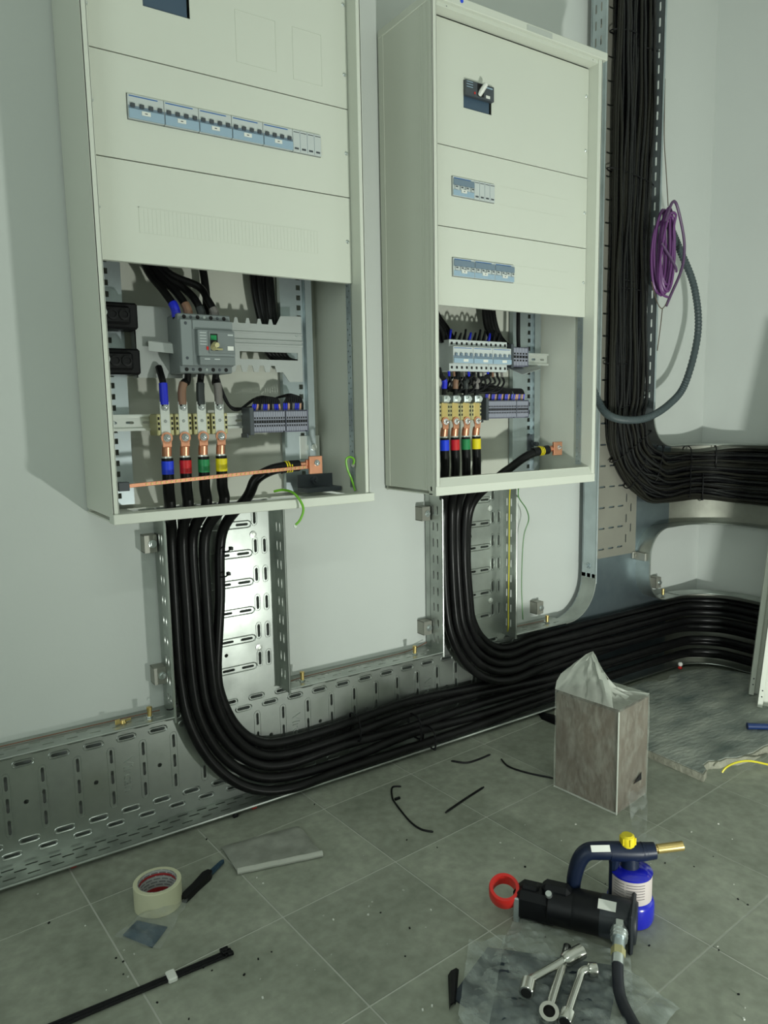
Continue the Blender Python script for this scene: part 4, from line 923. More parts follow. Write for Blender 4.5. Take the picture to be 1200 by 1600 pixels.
t = [at(1046, 352, y=-.088), at(1063, 392, y=-.094), at(1085, 450, y=-.10), at(1090.5, 520, y=-.11), at(1071, 598, y=-.12), at(1045, 632, y=-.125), at(1010, 653, y=-.128), at(975, 656, y=-.128), at(950, 648, y=-.125), at(936, 630, y=-.115), at(924, 600, y=-.100)]
P = cr(t, 26); tag(part('corrugated_conduit', tube(P, lambda i: .0118+.0011*math.cos(i*PI), 12), 'conduit'), 'dark grey corrugated conduit looping across the thin cable bundle', 'conduit')
# ---- green and yellow earth wires
t = thing('earth_wire', (.45, -.2, .79), 'green earth wire hanging over the front edge of the left cabinet', 'wire')
pp = [at(428, 768, y=-.20), at(442, 765.5, y=-.215), at(458, 770, y=-.245), at(470, 784, y=-.262), at(474, 797, y=-.264), at(469, 812, y=-.262), at(462, 820, y=-.260)]
part('sheath', tube(cr(pp, 6), .0028, 8), 'gy', t); e = at(461, 822, y=-.260)
part('ring_terminal', lathe([(.0044, 0), (.0044, .0015)], e, (0.2, -1, .2), 12), 'tin', t)
pp = [at(549, 748, y=-.190), at(543, 733, y=-.192), at(541, 718, y=-.195), at(547, 714, y=-.200), at(553, 718, y=-.203), at(552, 726, y=-.200)]
t = thing('earth_wire', (.58, -.2, .79), 'green earth wire looped at the right front post inside the left cabinet', 'wire')
part('sheath', tube(cr([at(555, 767, y=-.205)]+pp, 6), .0026, 8), 'gy', t)
part('ring_terminal', lathe([(.0044, 0), (.0044, .0015)], at(552, 727, y=-.200), (-1, -.5, 0), 12), 'tin', t)
pp = [(1.222, -.082, .745), (1.232, -.098, .760), at(810, 776, y=-.10), at(822, 795, y=-.07), at(826, 812, y=-.05), at(819, 835, y=-.04), at(816, 870, y=-.035), at(815, 920, y=-.035), at(817, 968, y=-.045)]
wire('earth_wire', pp, .0017, 'gy_dark', 'green earth wire hanging on the wall right of the right cabinet tray', 'wire')
wire('earth_wire', [(1.232, -.098, .760), (1.208, -.094, .752), (1.205, -.088, .72), (1.206, -.086, .55), (1.206, -.084, .40), (1.210, -.08, .32), (1.225, -.06, .296)], .0019, 'gy_yellow', 'yellow-green earth wire running down the inside of the right cabinet tray', 'wire')
# ================================================================ things on the floor
rf = random.Random(8)
film_mat('film', (.50, .52, .45), .16, .42, .32, (1, 1, .7), 34); mat('film_thick', (.60, .63, .56), .40, alpha=.56, spec=.5, var=.12, vscale=25)
film_mat('film_clear', (.46, .51, .48), .20, .80, .24, (1.6, .7, 1), 15); film_mat('film_small', (.50, .54, .52), .10, .36, .25, (1, 1, 1), 30)
mat('tape', (.60, .60, .42), .38, var=.05, vscale=20); mat('pad', (.33, .34, .30), .7, var=.35, vscale=22, col2=(.20, .21, .18)); mat('pad_edge', (.44, .45, .40), .7)
mat('bluecloth', (.018, .05, .085), .55, bump=.3, bscale=60); mat('carton', (.12, .088, .062), .6, var=.5, vscale=6, col2=(.075, .052, .038), bump=.1, bscale=30)
mat('slab', (.40, .42, .37), .75, var=.4, vscale=6.5, col2=(.12, .15, .14), bump=.5, bscale=35, stretch=(1, 2.2, 1)); mat('slab_edge', (.31, .31, .245), .85, var=.3, vscale=40, bump=.4, bscale=70)
mat('torch_navy', (.005, .011, .032), .40, spec=.35); mat('can_blue', (.010, .014, .42), .22, coat=.5); mat('knob_yellow', (.72, .58, .02), .38)
mat('label_paper', (.52, .46, .44), .55); mat('pump_black', (.004, .0045, .006), .45, var=.2, vscale=20, spec=.25); mat('pump_grey', (.018, .022, .027), .45, spec=.35)
mat('chrome', (.62, .62, .58), .16, 1.0); mat('hose', (.012, .014, .022), .4); mat('blue_pipe', (.01, .03, .12), .4)
mat('bag_dark', (.006, .013, .024), .45, var=.5, vscale=9, col2=(.016, .030, .048), bump=.25, bscale=30)
mat('print_dark', (.10, .09, .10), .6); mat('print_red', (.45, .03, .03), .5)
def nz(x, y, s): return math.sin(x*s*1.7+y*s*.9)*.5+math.sin(y*s*2.1-x*s*.6+1.3)*.3+math.sin((x+y)*s*3.7)*.2
def sheet(quad, nu, nv, zf, th=.0006):
    """crumpled film: quad of floor corners, height function zf(s,t,x,y)"""
    a, b, c, d = [Vector((q[0], q[1], 0)) for q in quad]; v = []; f = []
    for i in range(nu+1):
        for j in range(nv+1):
            s, t = i/nu, j/nv; p = a*(1-s)*(1-t)+b*s*(1-t)+c*s*t+d*(1-s)*t
            v.append((p.x, p.y, zf(s, t, p.x, p.y)))
    for i in range(nu):
        for j in range(nv): k = i*(nv+1)+j; f.append((k, k+1, k+nv+2, k+nv+1))
    if th is None: return v, f
    n = len(v); v += [(x, y, z+th) for x, y, z in v]; f += [tuple(i+n for i in q[::-1]) for q in f]
    return v, f
def fl_(px, py, z=0): p = at(px, py, z=z); return p
# ---- roll of tape
def core_material():
    m = bpy.data.materials.new('tape_core'); m.use_nodes = True; nt = m.node_tree; b = nt.nodes['Principled BSDF']; b.inputs['Roughness'].default_value = .6
    tc = nt.nodes.new('ShaderNodeTexCoord'); sx = nt.nodes.new('ShaderNodeSeparateXYZ'); nt.links.new(tc.outputs['Object'], sx.inputs[0])
    def mth(op, a, b_=None):
        n = nt.nodes.new('ShaderNodeMath'); n.operation = op
        for i, q in enumerate((a, b_)):
            if q is None: continue
            if isinstance(q, (int, float)): n.inputs[i].default_value = q
            else: nt.links.new(q, n.inputs[i])
        return n.outputs[0]
    ang = mth('ARCTAN2', mth('SUBTRACT', sx.outputs[1], -.305), mth('SUBTRACT', sx.outputs[0], .045))
    row = mth('MULTIPLY', sx.outputs[2], 150.0); fr = mth('FRACT', row); idx = mth('FLOOR', row)
    dash = mth('FRACT', mth('ADD', mth('MULTIPLY', ang, 2.2), mth('MULTIPLY', idx, .37)))
    txt = mth('MULTIPLY', mth('MULTIPLY', mth('GREATER_THAN', fr, .42), mth('LESS_THAN', fr, .80)), mth('LESS_THAN', dash, .80))
    ripple = mth('GREATER_THAN', mth('FRACT', mth('MULTIPLY', ang, 24.0)), .22)
    txt = mth('MULTIPLY', txt, ripple)
    r1 = mth('MULTIPLY', mth('GREATER_THAN', sx.outputs[2], .0375), mth('LESS_THAN', sx.outputs[2], .0425)); r2 = mth('LESS_THAN', sx.outputs[2], .012)
    red = mth('MAXIMUM', r1, r2)
    m1 = nt.nodes.new('ShaderNodeMix'); m1.data_type = 'RGBA'; m1.inputs[6].default_value = (.42, .43, .42, 1); m1.inputs[7].default_value = (.09, .09, .10, 1); nt.links.new(txt, m1.inputs[0])
    m2 = nt.nodes.new('ShaderNodeMix'); m2.data_type = 'RGBA'; nt.links.new(m1.outputs[2], m2.inputs[6]); m2.inputs[7].default_value = (.36, .02, .025, 1); nt.links.new(red, m2.inputs[0])
    nt.links.new(m2.outputs[2], b.inputs['Base Color']); MATS['tape_core'] = m
core_material()
TC = (.045, -.305)
t = thing('tape_roll', (*TC, 0), 'roll of pale yellow packing tape standing on the floor', 'tape')
n = 40
def ring(ri, ro, z0, z1, o): return lathe([(ri, z0), (ro-.0008, z0), (ro, z0+.0008), (ro, z1-.0008), (ro-.0008, z1), (ri, z1), (ri, z0)], o, EZ, n, False)
part('tape_layers', ring(.0385, .047, 0, .050, (*TC, 0)), 'tape', t)
part('printed_core', ring(.0365, .0384, .0004, .0496, (*TC, 0)), 'tape_core', t, label='printed cardboard core')
# ---- small plastic bag with dark blue cloth
t = thing('small_plastic_bag', (-.02, -.38, 0), 'small clear plastic bag with dark blue content in front of the tape roll', 'bag')
part('film', sheet([fl_(176, 1468), fl_(250, 1489), fl_(296, 1408), fl_(222, 1432)], 26, 20, lambda s, tt, x, y: .0135+.0045*nz(x, y, 75)+.010*math.sin(PI*min(1, s*1.1))*math.sin(PI*tt)-.008*(1-min(1, 6*min(s, tt, 1-s, 1-tt))), None), 'film_small', t)
part('blue_cloth', sheet([fl_(192, 1463), fl_(238, 1482), fl_(262, 1450), fl_(214, 1440)], 16, 12, lambda s, tt, x, y: .001+(.007+.0025*nz(x, y, 130))*min(1, 5*min(s, tt, 1-s, 1-tt)), .002), 'bluecloth', t, label='dark blue folded cloth')
# ---- knife
a, b = fl_(287, 1411), fl_(349, 1349); d = (b-a).normalized(); s_ = Vector((-d.y, d.x, 0)); L = (b-a).length
t = thing('utility_knife', (a.x, a.y, 0), 'black handled knife with blue tip lying beside the tape roll', 'knife')
prof = [(0, .008), (.02, .009), (L*.30, .0085), (L*.56, .0115), (L*.60, .0105), (L*.66, .006)]
pts = [(x_, w_) for x_, w_ in prof]+[(x_, -w_*.8) for x_, w_ in prof[::-1]]
part('handle', plate(pts, [], .014, a+Vector((0, 0, .001)), d, s_, EZ), 'black', t)
part('blade_tip', plate([(L*.64, .0058), (L*.97, .0030), (L, -.001), (L*.98, -.0045), (L*.64, -.0055)], [], .006, a+Vector((0, 0, .004)), d, s_, EZ), 'bluecloth', t, label='dark blue tip')
# ---- grey pad
q = [fl_(345, 1322, .006), fl_(371, 1366, .0), fl_(504, 1338, .0), fl_(467, 1289, .006)]
t = thing('paper_pad', (.31, -.26, 0), 'flat stained grey paper packet lying on the floor left of centre', 'packet')
g = sheet(q, 16, 22, lambda s, tt, x, y: .0005+(.0115+.0012*nz(x, y, 60))*min(1, 9*min(tt, 1-tt)+.45)*min(1, 4*(s)+.35), .0005)
g0 = sheet(q, 16, 22, lambda s, tt, x, y: .0004, .0)
part('packet', g, 'pad', t)
a, b = q[1], q[2]; d = (b-a).normalized()
part('folded_edge', tube([a+(b-a)*k/10+Vector((0, 0, .0068+.0004*math.sin(k*2.1))) for k in range(11)], .0068, 8), 'pad_edge', t)
# ---- bundle of long zip ties
t = thing('zip_tie_bundle', (0, -.52, 0), 'bundle of long black zip ties held by a white paper band', 'cable ties')
a, b = fl_(352, 1494), fl_(100, 1600); d = (b-a).normalized(); s_ = Vector((-d.y, d.x, 0))
for k in range(6):
    o_ = s_*(-.0075+.003*k); zz = .002+.003*(k % 2); e_ = .25+.02*k
    pts = [a+o_+Vector((0, 0, zz)), a+d*.10+o_*.9+Vector((0, 0, zz)), a+d*.20+o_*.9+Vector((0, 0, zz)), a+d*.33+o_*1.3+Vector((0, 0, zz)), a+d*(.45+.02*k)+o_*(1.5+.2*k)+Vector((0, 0, zz*.6+.0008))]
    part('zip_tie', [tube(cr(pts, 5), .0024, 6), xf(box(-.004, .006, -.004, .004, 0, .006, .0008), Matrix.Translation((a+o_*1.3-d*(.004*(k % 3)))+Vector((0, 0, .003+.003*(k % 2)))) @ Matrix.Rotation(math.atan2(d.y, d.x), 4, 'Z'))], 'black', t)
c_ = a+d*.098
part('paper_band', xf(box(-.008, .008, -.0125, .0125, .0002, .0095, .002), Matrix.Translation(c_) @ Matrix.Rotation(math.atan2(d.y, d.x), 4, 'Z')), 'white', t, label='white paper band')
# ---- cut tie scraps
def strip(pts, label, w=.0022):
    P = cr([Vector((p.x, p.y, .0022)) for p in pts], 6)
    tag(part('tie_offcut', [tube(P, [w*(.6 if i in (0, len(P)-1) else 1) for i in range(len(P))], 6)], 'black'), label, 'offcut', 'cut zip tie ends on the floor')
strip([fl_(627, 1230), fl_(613, 1231.5), fl_(613, 1247), fl_(619, 1258), fl_(640, 1284), fl_(658, 1297), fl_(677, 1301)], 'hooked black zip tie offcut nearest the tray on the floor', .0024)
o = bpy.data.objects[[x.name for x in bpy.data.objects if x.name.startswith('tie_offcut')][-1]]
p = fl_(622, 1249); part('head', box(p.x-.010, p.x+.006, p.y-.003, p.y+.003, 0, .006, .0008), 'black', o)
strip([fl_(696, 1271), fl_(725, 1251), fl_(756, 1231)], 'straight black zip tie offcut in the middle of the floor', .003)
strip([fl_(705, 1190), fl_(728, 1193), fl_(747, 1188), fl_(766, 1180)], 'short curved black zip tie offcut close to the tray', .003)
strip([fl_(783, 1187), fl_(795, 1199), fl_(825, 1209), fl_(864, 1217)], 'long curved black zip tie offcut touching the wrapped carton', .0026)
# ---- carton wrapped in plastic
A, B, C_ = Vector((1.043, -.438, 0)), Vector((1.063, -.617, 0)), Vector((1.206, -.594, 0)); D = A+C_-B; H = .258
t = thing('wrapped_carton', ((A.x+C_.x)/2, (A.y+C_.y)/2, 0), 'upright brown carton wrapped in a torn translucent plastic bag', 'carton')
v = [tuple(p) for p in (A, B, C_, D)]+[tuple(p+Vector((0, 0, H))) for p in (A, B, C_, D)]
part('carton', (v, [(0, 1, 2, 3), (4, 5, 6, 7), (0, 1, 5, 4), (1, 2, 6, 5), (2, 3, 7, 6), (3, 0, 4, 7)]), 'carton', t, 0)
cen = (A+C_)/2; per = []
for p, q in ((A, B), (B, C_), (C_, D), (D, A)):
    for k in range(12): per.append(p+(q-p)*k/12)
peak = Vector((1.100, -.505, .374)); NP = len(per); v = []; f = []
levels = [0, .03, .08, .13, .18, .22, .25, .266]
def outp(p, e): d = (p-cen); return p+d.normalized()*e
for z in levels:
    for i, p in enumerate(per):
        q = outp(p, .0035+.0015*nz(i*.13, z*3, 9)); v.append((q.x, q.y, z+.001))
rp_ = random.Random(3)
for li, s in enumerate((.10, .22, .38, .56, .74, .88)):
    for i, p in enumerate(per):
        base = outp(p, .002); w = i/NP
        side = 1 if (i < 12 or i > 42) else 0      # sides nearest the left face bulge, the right sags
        conv = s**(1.35 if side else .62); hz = s**(.70 if side else 1.9)
        q = base+(peak-base)*conv; z = .266+(peak.z-.266)*hz+.006*math.sin(i*1.9+li*1.3)*(1-s)
        v.append((q.x+.003*math.sin(i*2.3+li), q.y+.003*math.cos(i*1.7+li), z))
v.append(tuple(peak)); NL = len(levels)+6
for l in range(NL-1):
    for i in range(NP):
        j = (i+1) % NP; f.append((l*NP+i, l*NP+j, (l+1)*NP+j, (l+1)*NP+i))
k0 = (NL-1)*NP
for i in range(NP): f.append((k0+i, k0+(i+1) % NP, len(v)-1))
lo = [q for q in f if max(q) < 8*NP]; hi = [q for q in f if max(q) >= 8*NP]
part('film_wrap', (v, lo), 'film', t, 60); part('bag_top', (v, hi), 'film_thick', t, 40, label='gathered milky plastic top')
part('film_edge', [tube([(x_.x, x_.y, .002), (x_.x, x_.y, .15), (x_.x, x_.y, .262)], .0022, 6) for x_ in [outp(B, .003)]]+[tube([outp(A, .003)+Vector((0, 0, .003)), outp(B, .004)+Vector((0, 0, .003))], .0026, 6)], 'film_thick', t)
part('torn_film', [sheet([fl_(975, 1238), fl_(1003, 1215), fl_(1012, 1262), fl_(985, 1285)], 8, 8, lambda s, tt, x, y: .045*(1-s)*(1-tt)+.014+.012*nz(x, y, 60), None),
    sheet([fl_(984, 1268), fl_(1012, 1258), fl_(1010, 1312), fl_(990, 1318)], 8, 10, lambda s, tt, x, y: .006+.004*nz(x, y, 80), None),
    sheet([fl_(990, 1310), fl_(1012, 1305), fl_(1062, 1345), fl_(1030, 1355)], 8, 10, lambda s, tt, x, y: .006+.004*nz(x, y, 70), None)], 'film_small', t, 60, label='torn plastic trailing on the floor')
tr = B+(C_-B)*.62+Vector((0, 0, .062)); e_ = (C_-B).normalized(); nn_ = Vector((e_.y, -e_.x, 0))
part('tear', plate([(-.022, -.006), (.004, .004), (.016, .012), (.018, -.008)], [], .001, tr+nn_*.0062, e_, EZ, nn_), 'hole', t, label='dark torn hole')
# ---- broken slab
t = thing('broken_slab', (1.8, -.4, 0), 'large dusty broken tile slab lying in the corner of the floor', 'slab')
tip = [(1.392, -.640), (1.405, -.636), (1.420, -.617), (1.452, -.612), (1.480, -.628), (1.51, -.629), (1.535, -.645), (1.60, -.655), (1.66, -.650), (1.80, -.664), (2.0, -.672), (2.19, -.68)]
ol = [(1.376, -.646)]+tip+[(2.19, -.34), (2.17, -.26), (2.12, -.18), (2.05, -.15), (1.95, -.135), (1.90, -.16), (1.86, -.155), (1.83, -.13), (1.376, -.118)]
part('slab_body', plate(ol, [], .020, (0, 0, .0005), EX, EY, EZ), 'slab_edge', t)
part('glazed_face', plate([(x_+(.004 if x_ < 1.5 else 0), y_+(.006 if y_ < -.5 else -.002 if y_ > -.2 else 0)) for x_, y_ in ol], [], .002, (0, 0, .0202), EX, EY, EZ), 'slab', t)
a, b = fl_(1168, 1136, .03), Vector((1.93, -.72, .03)); a.z = b.z = .033
tag(part('blue_pipe', [tube([a, b], .0095, 14), tube([a-(b-a).normalized()*.001, a+(b-a).normalized()*.004], .0103, 14)], 'blue_pipe'), 'short dark blue pipe lying on the broken slab', 'pipe')
wire('earth_wire', [at(1128, 1207, z=.012), at(1136, 1198, z=.026), at(1152, 1191, z=.028), at(1172, 1189, z=.026), at(1202, 1195, z=.012), at(1225, 1200, z=.006)], .0028, 'gy_yellow', 'yellow-green wire curling over the broken edge of the slab', 'wire')
# ---- white cover profiles leaning at the right edge
for k, ((bx, by), lb) in enumerate((((2.012, -.395), 'white metal cover panel leaning at the right edge, rear one'), ((1.932, -.470), 'white metal cover panel leaning at the right edge, front one'))):
    t = thing('cover_panel_offcut', (bx, by, .022), lb, 'panel', 'white panels leaning at the right')
    M = Matrix.Translation((bx, by, .023)) @ Matrix.Rotation(math.radians(8.6), 4, 'Y') @ Matrix.Rotation(math.radians(-58), 4, 'Z')
    part('sheet', [xf(box(0, .11, -.003, 0, 0, 1.10), M)], 'cab', t); part('edge_flange', [xf(box(0, .003, -.032, 0, 0, 1.10, .0008), M), xf(box(0, .015, -.034, -.031, 0, 1.10, .0008), M)], 'cab', t)
    for zz in (.035, .055): part('hole_mark', xf(lathe([(.0022, 0), (.0022, .0006)], (.009, -.0342, zz), (0, -1, 0), 8), M), 'hole', t)
# ---- gas torch
O = fl_(984, 1432); U = Vector((CR.x, CR.y, 0)).normalized(); N_ = Vector((-U.y, U.x, 0))
def onv(px, py, off=0):      # point on the upright plane through the torch axis
    d = CFW+(px-600)/CF*CR-(py-800)/CF*CU; tt = (O+N_*off-CPOS).dot(N_)/d.dot(N_); return CPOS+d*tt
t = thing('gas_torch', (O.x, O.y, 0), 'blue gas blowtorch with yellow knob and brass nozzle standing on the floor', 'blowtorch')
zt = onv(984, 1352).z; lz1 = onv(984, 1381, -.0389).z; lz0 = onv(984, 1417, -.0389).z
part('gas_can', lathe([(.030, 0), (.042, .002), (.0445, .010), (.0445, lz0-.010), (.042, lz0-.003), (.0385, lz0), (.0385, lz1), (.0400, lz1+.004), (.0385, lz1+(zt-lz1)*.4), (.030, lz1+(zt-lz1)*.8), (.018, zt)], O, EZ, 32), 'can_blue', t)
lab = part('can_label', lathe([(.0389, lz0), (.0389, lz1)], O, EZ, 32, False), 'label_paper', t, label='pinkish white printed label')
lw = []
for r_ in range(6):
    for s0, s1_ in ((-2.75, -2.2), (-2.1, -1.2)):
        if r_ in (0,) and s0 < -2.5: pass
        a0 = math.atan2(U.y, U.x)
        P_ = [O+Vector((math.cos(a0+s0+(s1_-s0)*k/6)*.0392, math.sin(a0+s0+(s1_-s0)*k/6)*.0392, lz1-.006-.0055*r_)) for k in range(7)]
        lw.append(tube(P_, .0005, 4))
o = part('label_print', lw, 'print_dark', lab); o['kind'] = 'stuff'
hA = [onv(896, 1392), onv(897, 1372), onv(905, 1345), onv(918, 1331), onv(940, 1329), onv(970, 1329), onv(1000, 1330), onv(1022, 1329)]
part('torch_body', [tube(cr(hA[:6], 6), [.013+.004*min(1, i/24) for i in range(31)], 12), tube([onv(952, 1330), onv(985, 1331), onv(1000, 1331), onv(1023, 1329)], [.0175, .0185, .0175, .0155], 14), tube([onv(961, 1332), onv(959, 1352), onv(957, 1398)], [.013, .009, .008], 10), tube([onv(984, 1333), onv(984, 1356)], [.016, .018], 14),
    box(-.001, .001, -.001, .001, -.001, .001)][:4], 'torch_navy', t)
for k in range(4):
    p = onv(1003+5*k, 1330.0); part('grip_rib', tube([p-U*.0012, p+U*.0012], .0172-.0005*k, 14), 'torch_navy', t)
part('flow_knob', [tube([onv(982, 1322), onv(981, 1318), onv(980, 1306), onv(980, 1303.5)], [.0115, .0145, .0135, .010], 12)]+[xf(box(.0125, .0155, -.002, .002, -.007, .007, .0008), Matrix.Translation(onv(981, 1312)) @ Matrix.Rotation(k*PI/3, 4, 'Z')) for k in range(6)], 'knob_yellow', t, label='yellow flow knob')
part('trigger_post', tube([onv(986, 1333), onv(986, 1356)], .0048, 8), 'navy_dev', t)
part('nozzle', [tube([onv(1022, 1327.5), onv(1028, 1326.5)], .0065, 14), tube([onv(1027, 1326.5), onv(1067, 1321.5)], .0088, 18), (*tube([onv(1066, 1321.6), onv(1067.5, 1321.4)], .0072, 14), 'hole')], 'brass', t, label='brass nozzle')
ps = onv(935, 1322.5)-N_*.010
part('body_label', xf(box(-.018, .018, -.0008, .0008, -.006, .006), Matrix.Translation(ps-N_*.0035+Vector((0, 0, .004))) @ Matrix.Rotation(math.atan2(U.y, U.x), 4, 'Z') @ Matrix.Rotation(-.75, 4, 'X')), 'white', t)
# ---- hydraulic crimping pump
a0_ = Vector((.618, -.738, .044)); a1_ = Vector((.742, -.925, .046)); AX = (a1_-a0_).normalized(); SD = Vector((AX.y, -AX.x, 0)).normalized(); LP = (a1_-a0_).length
if SD.y > 0: SD = -SD
MP = Matrix(((AX.x, SD.x, 0, a0_.x), (AX.y, SD.y, 0, a0_.y), (0, 0, 1, 0), (0, 0, 0, 1)))
t = thing('hydraulic_tool', (.67, -.82, 0), 'black hydraulic crimping tool with red ring handle lying on the floor', 'tool')
part('body', [xf(box(.000, .085, -.030, .030, .002, .062, .012), MP), xf(lathe([(.030, 0), (.036, .006), (.036, .05)], (.060, 0, .036), EX, 28), MP), xf(lathe([(.0355, 0), (.037, .006), (.037, .10)], (.110, 0, .037), EX, 28), MP), xf(box(.050, .105, -.016, .016, .058, .080, .008), MP), xf(box(.010, .045, -.013, .013, .055, .068, .005), MP)], 'pump_black', t)
part('end_cap', [xf(lathe([(.0376, 0), (.0376, .060), (.035, .064)], (.160, 0, .0376), EX, 28), MP), xf(box(.212, .220, -.040, .044, 0, .078, .004), MP)], 'pump_grey', t)
part('selector_button', xf(lathe([(.007, 0), (.006, .006)], (.066, .020, .066), (0, .5, 1), 12), MP), 'zinc', t)
rc = at(788, 1392, z=.046); rn = ((CPOS-rc).normalized()*.62+Vector((0, 0, .72))).normalized()
part('ring_handle', lathe([(.0225, -.014), (.0285, -.014), (.0300, -.010), (.0300, .010), (.0285, .014), (.0225, .014), (.0225, -.014)], rc, rn, 28, False), 'red', t, label='red ring handle')
part('ring_stem', tube([rc+AX*.024, a0_+AX*.006], [.008, .010], 10), 'pump_black', t)
part('bracket', [xf(box(.0, .012, .022, .030, .0, .05, .002), MP)], 'galv_rail', t)
part('rating_label', xf(box(-.016, .016, -.009, .009, -.0008, .0008), MP @ Matrix.Translation((.172, .018, .0715)) @ Matrix.Rotation(-.52, 4, 'X')), 'white', t)
f0 = MP @ Vector((.196, .030, .050)); f1 = at(963, 1478, z=.045); f2 = at(965, 1502, z=.034); f3 = at(964, 1521, z=.026)
dirf = (f3-f0).normalized()
part('hose_coupling', [tube([f0, f0+dirf*.016], .0125, 6), tube([f0+dirf*.014, f0+dirf*.034], .0148, 16), tube([f0+dirf*.018, f0+dirf*.020], .0156, 16), tube([f0+dirf*.026, f0+dirf*.028], .0156, 16), (*tube([f0+dirf*.033, f0+dirf*.056], .0108, 12), 'galv_rail'), (*tube([f0+dirf*.052, f0+dirf*.066], .0125, 6), 'term_yellow'), tube([f0+dirf*.064, f0+dirf*.084], .0108, 12)], 'zinc', t)
e0 = f0+dirf*.080
part('hose', tube(cr([e0, at(966, 1540, z=.020), at(972, 1565, z=.013), at(985, 1592, z=.011), at(1005, 1625, z=.0105), at(1040, 1680, z=.0105)], 8), .0098, 12), 'hose', t)
# ---- plastic bag with dark content, wrenches on top
t = thing('clear_bag', (.55, -.9, 0), 'large crumpled clear plastic bag with dark content under the wrenches', 'bag')
qd = [fl_(706, 1548), fl_(812, 1442), fl_(975, 1545), fl_(850, 1720)]
part('dark_content', sheet([fl_(705, 1560), fl_(762, 1482), fl_(968, 1512), fl_(930, 1720)], 30, 26, lambda s, tt, x, y: .001+(.006+.0022*nz(x, y, 55))*min(1, 6*min(s, tt, 1-s, 1-tt)), .002), 'bag_dark', t)
part('film', [sheet([fl_(716, 1600), fl_(808, 1432), fl_(985, 1500), fl_(1000, 1700)], 64, 60, lambda s, tt, x, y: .013+.0046*nz(x, y, 62)+.0028*nz(y, x, 170)+.0016*nz(y*1.3, x, 330)-.008*(1-min(1, 8*min(s, tt, 1-s, 1-tt))), None),
    sheet([fl_(716, 1600), fl_(733, 1480), fl_(790, 1475), fl_(760, 1640)], 16, 16, lambda s, tt, x, y: .015+.006*nz(x, y, 70), None),
    sheet([fl_(960, 1525), fl_(985, 1525), fl_(1063, 1583), fl_(1010, 1640)], 16, 16, lambda s, tt, x, y: .010+.005*nz(x, y, 60), None)], 'film_clear', t, 60)
part('black_corner', sheet([fl_(700, 1527), fl_(717, 1518), fl_(712, 1572), fl_(702, 1580)], 8, 8, lambda s, tt, x, y: .002+.006*min(1, 4*min(s, 1-s)), .002), 'black', t)
def wrench(P, radii, label, sockets):
    t = thing('socket_wrench', tuple(P[0]), label, 'wrench', 'chrome wrenches on the plastic bag')
    c = cr(P, 8); part('shaft', tube(c, radii if not isinstance(radii, (list,)) else radii, 14), 'chrome', t)
    for (p, q, r_) in sockets:
        p, q = Vector(p), Vector(q); d_ = (q-p).normalized()
        part('socket', [tube([p, p+(q-p)*.15, q-d_*.001, q], [r_*.72, r_, r_, r_*.94], 18), (*tube([q+d_*.0002, q+d_*.0006], r_*.72, 12), 'hole')], 'chrome', t)
Zw = .028
wrench([at(826, 1532, z=Zw+.004), at(832, 1529, z=Zw+.006), at(860, 1513, z=Zw+.006), at(884, 1499, z=Zw+.006)], .0068, 'chrome angled wrench lying highest on the plastic bag', [(at(880, 1501, z=Zw+.006), at(910, 1486, z=Zw+.008), .0125), (at(827, 1531, z=Zw+.006), at(822, 1552, z=Zw+.004), .0125)])
wrench([at(860, 1572, z=Zw), at(868, 1545, z=Zw), at(878, 1514, z=Zw), at(884, 1490, z=Zw-.002), at(886, 1480, z=Zw-.004)], .0078, 'chrome ratchet ring wrench between the two angled wrenches', [])
w2_ = [o for o in bpy.data.objects if o.name.startswith('socket_wrench')][-1]
p = at(858, 1583, z=Zw); nrm = (CPOS-p).normalized(); nrm = (nrm*.6+Vector((0, 0, .8))).normalized()
part('ring_head', [lathe([(.0095, 0), (.0155, 0), (.0168, .004), (.0168, .010), (.0155, .014), (.0095, .014), (.0095, 0)], p-nrm*.008, nrm, 24, False), (*lathe([(.0096, .003), (.0096, .004)], p-nrm*.008, nrm, 12), 'hole')], 'chrome', w2_)
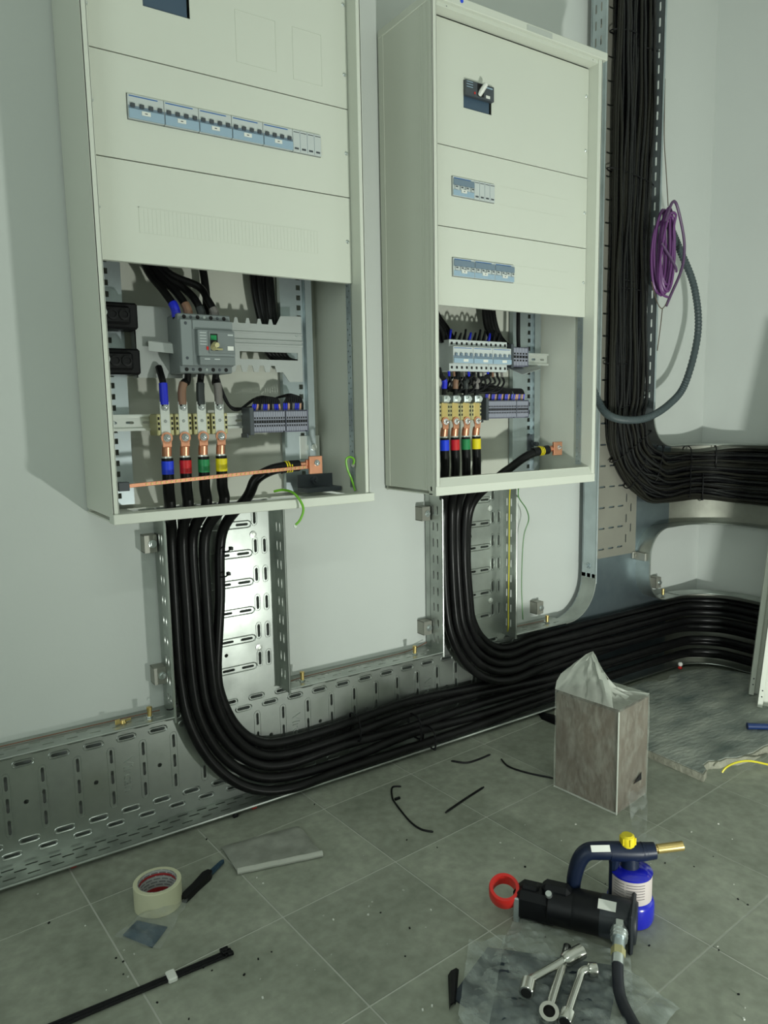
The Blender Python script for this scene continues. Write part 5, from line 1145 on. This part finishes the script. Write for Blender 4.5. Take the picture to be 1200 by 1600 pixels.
wrench([at(886, 1588, z=Zw), at(895, 1560, z=Zw), at(905, 1532, z=Zw), at(908, 1521, z=Zw+.002), at(914, 1516, z=Zw+.004), at(922, 1515, z=Zw+.004)], .0072, 'chrome angled wrench at the right of the three on the bag', [(at(918, 1515, z=Zw+.004), at(933, 1515.5, z=Zw+.004), .0115), (at(889, 1580, z=Zw), at(882, 1598, z=Zw-.002), .0118)])
# ---- small debris
p = fl_(1062, 1043, .02)
t = thing('bottle_cap', (p.x, p.y, .02), 'small white and red cap on the lower tray lip in the corner', 'cap')
part('white_half', lathe([(.006, 0), (.0085, .004), (.0085, .010), (.005, .014)], p+Vector((.003, 0, .006)), EZ, 12), 'white', t); part('red_half', lathe([(.005, 0), (.0075, .003), (.0075, .008), (.004, .010)], p+Vector((-.004, -.004, -.004)), EZ, 12), 'red', t)
for (px, py), m_, lb, nm in (((397, 1263), 'red', 'small red plastic clip on the floor below the heavy cable bend', 'plastic_clip'), ((115, 1355), 'red', 'small red plastic clip under the tray at the left', 'plastic_clip'), ((368, 1277), 'black', 'small black plug on the floor below the heavy cable bend', 'plastic_plug')):
    p = fl_(px, py); tag(part(nm, [box(p.x-.007, p.x+.007, p.y-.004, p.y+.004, 0, .008, .002), lathe([(.004, .008), (.003, .011)], (p.x, p.y, 0), EZ, 10)], m_), lb, 'clip')
for k, (px, py) in enumerate(((862, 1112), (852, 1110))):
    pass
a = fl_(846, 1118); b = fl_(880, 1128)
tag(part('rubber_scrap', sheet([fl_(838, 1112), fl_(846, 1124), fl_(884, 1140), fl_(880, 1122)], 8, 8, lambda s, tt, x, y: .001+.006*math.sin(PI*s)*math.sin(PI*tt), .003), 'black'), 'black rubber scrap on the floor behind the wrapped carton', 'scrap')

rd = random.Random(31); g = []
for k in range(90):
    px, py = rd.uniform(20, 1190), rd.uniform(1240, 1595)
    p = fl_(px, py); r_ = rd.uniform(.0008, .0022)
    if p.y > -.12: continue
    g.append((*xf(box(-r_, r_, -r_*.7, r_*.7, 0, r_), Matrix.Translation((p.x, p.y, 0)) @ Matrix.Rotation(rd.uniform(0, 3), 4, 'Z')), rd.choice(['black', 'white', 'pad_edge', 'black'])))
tag(part('crumbs', g, 'black', None, 0), 'tiny dark and white crumbs scattered over the floor tiles', 'debris', None, 'stuff')
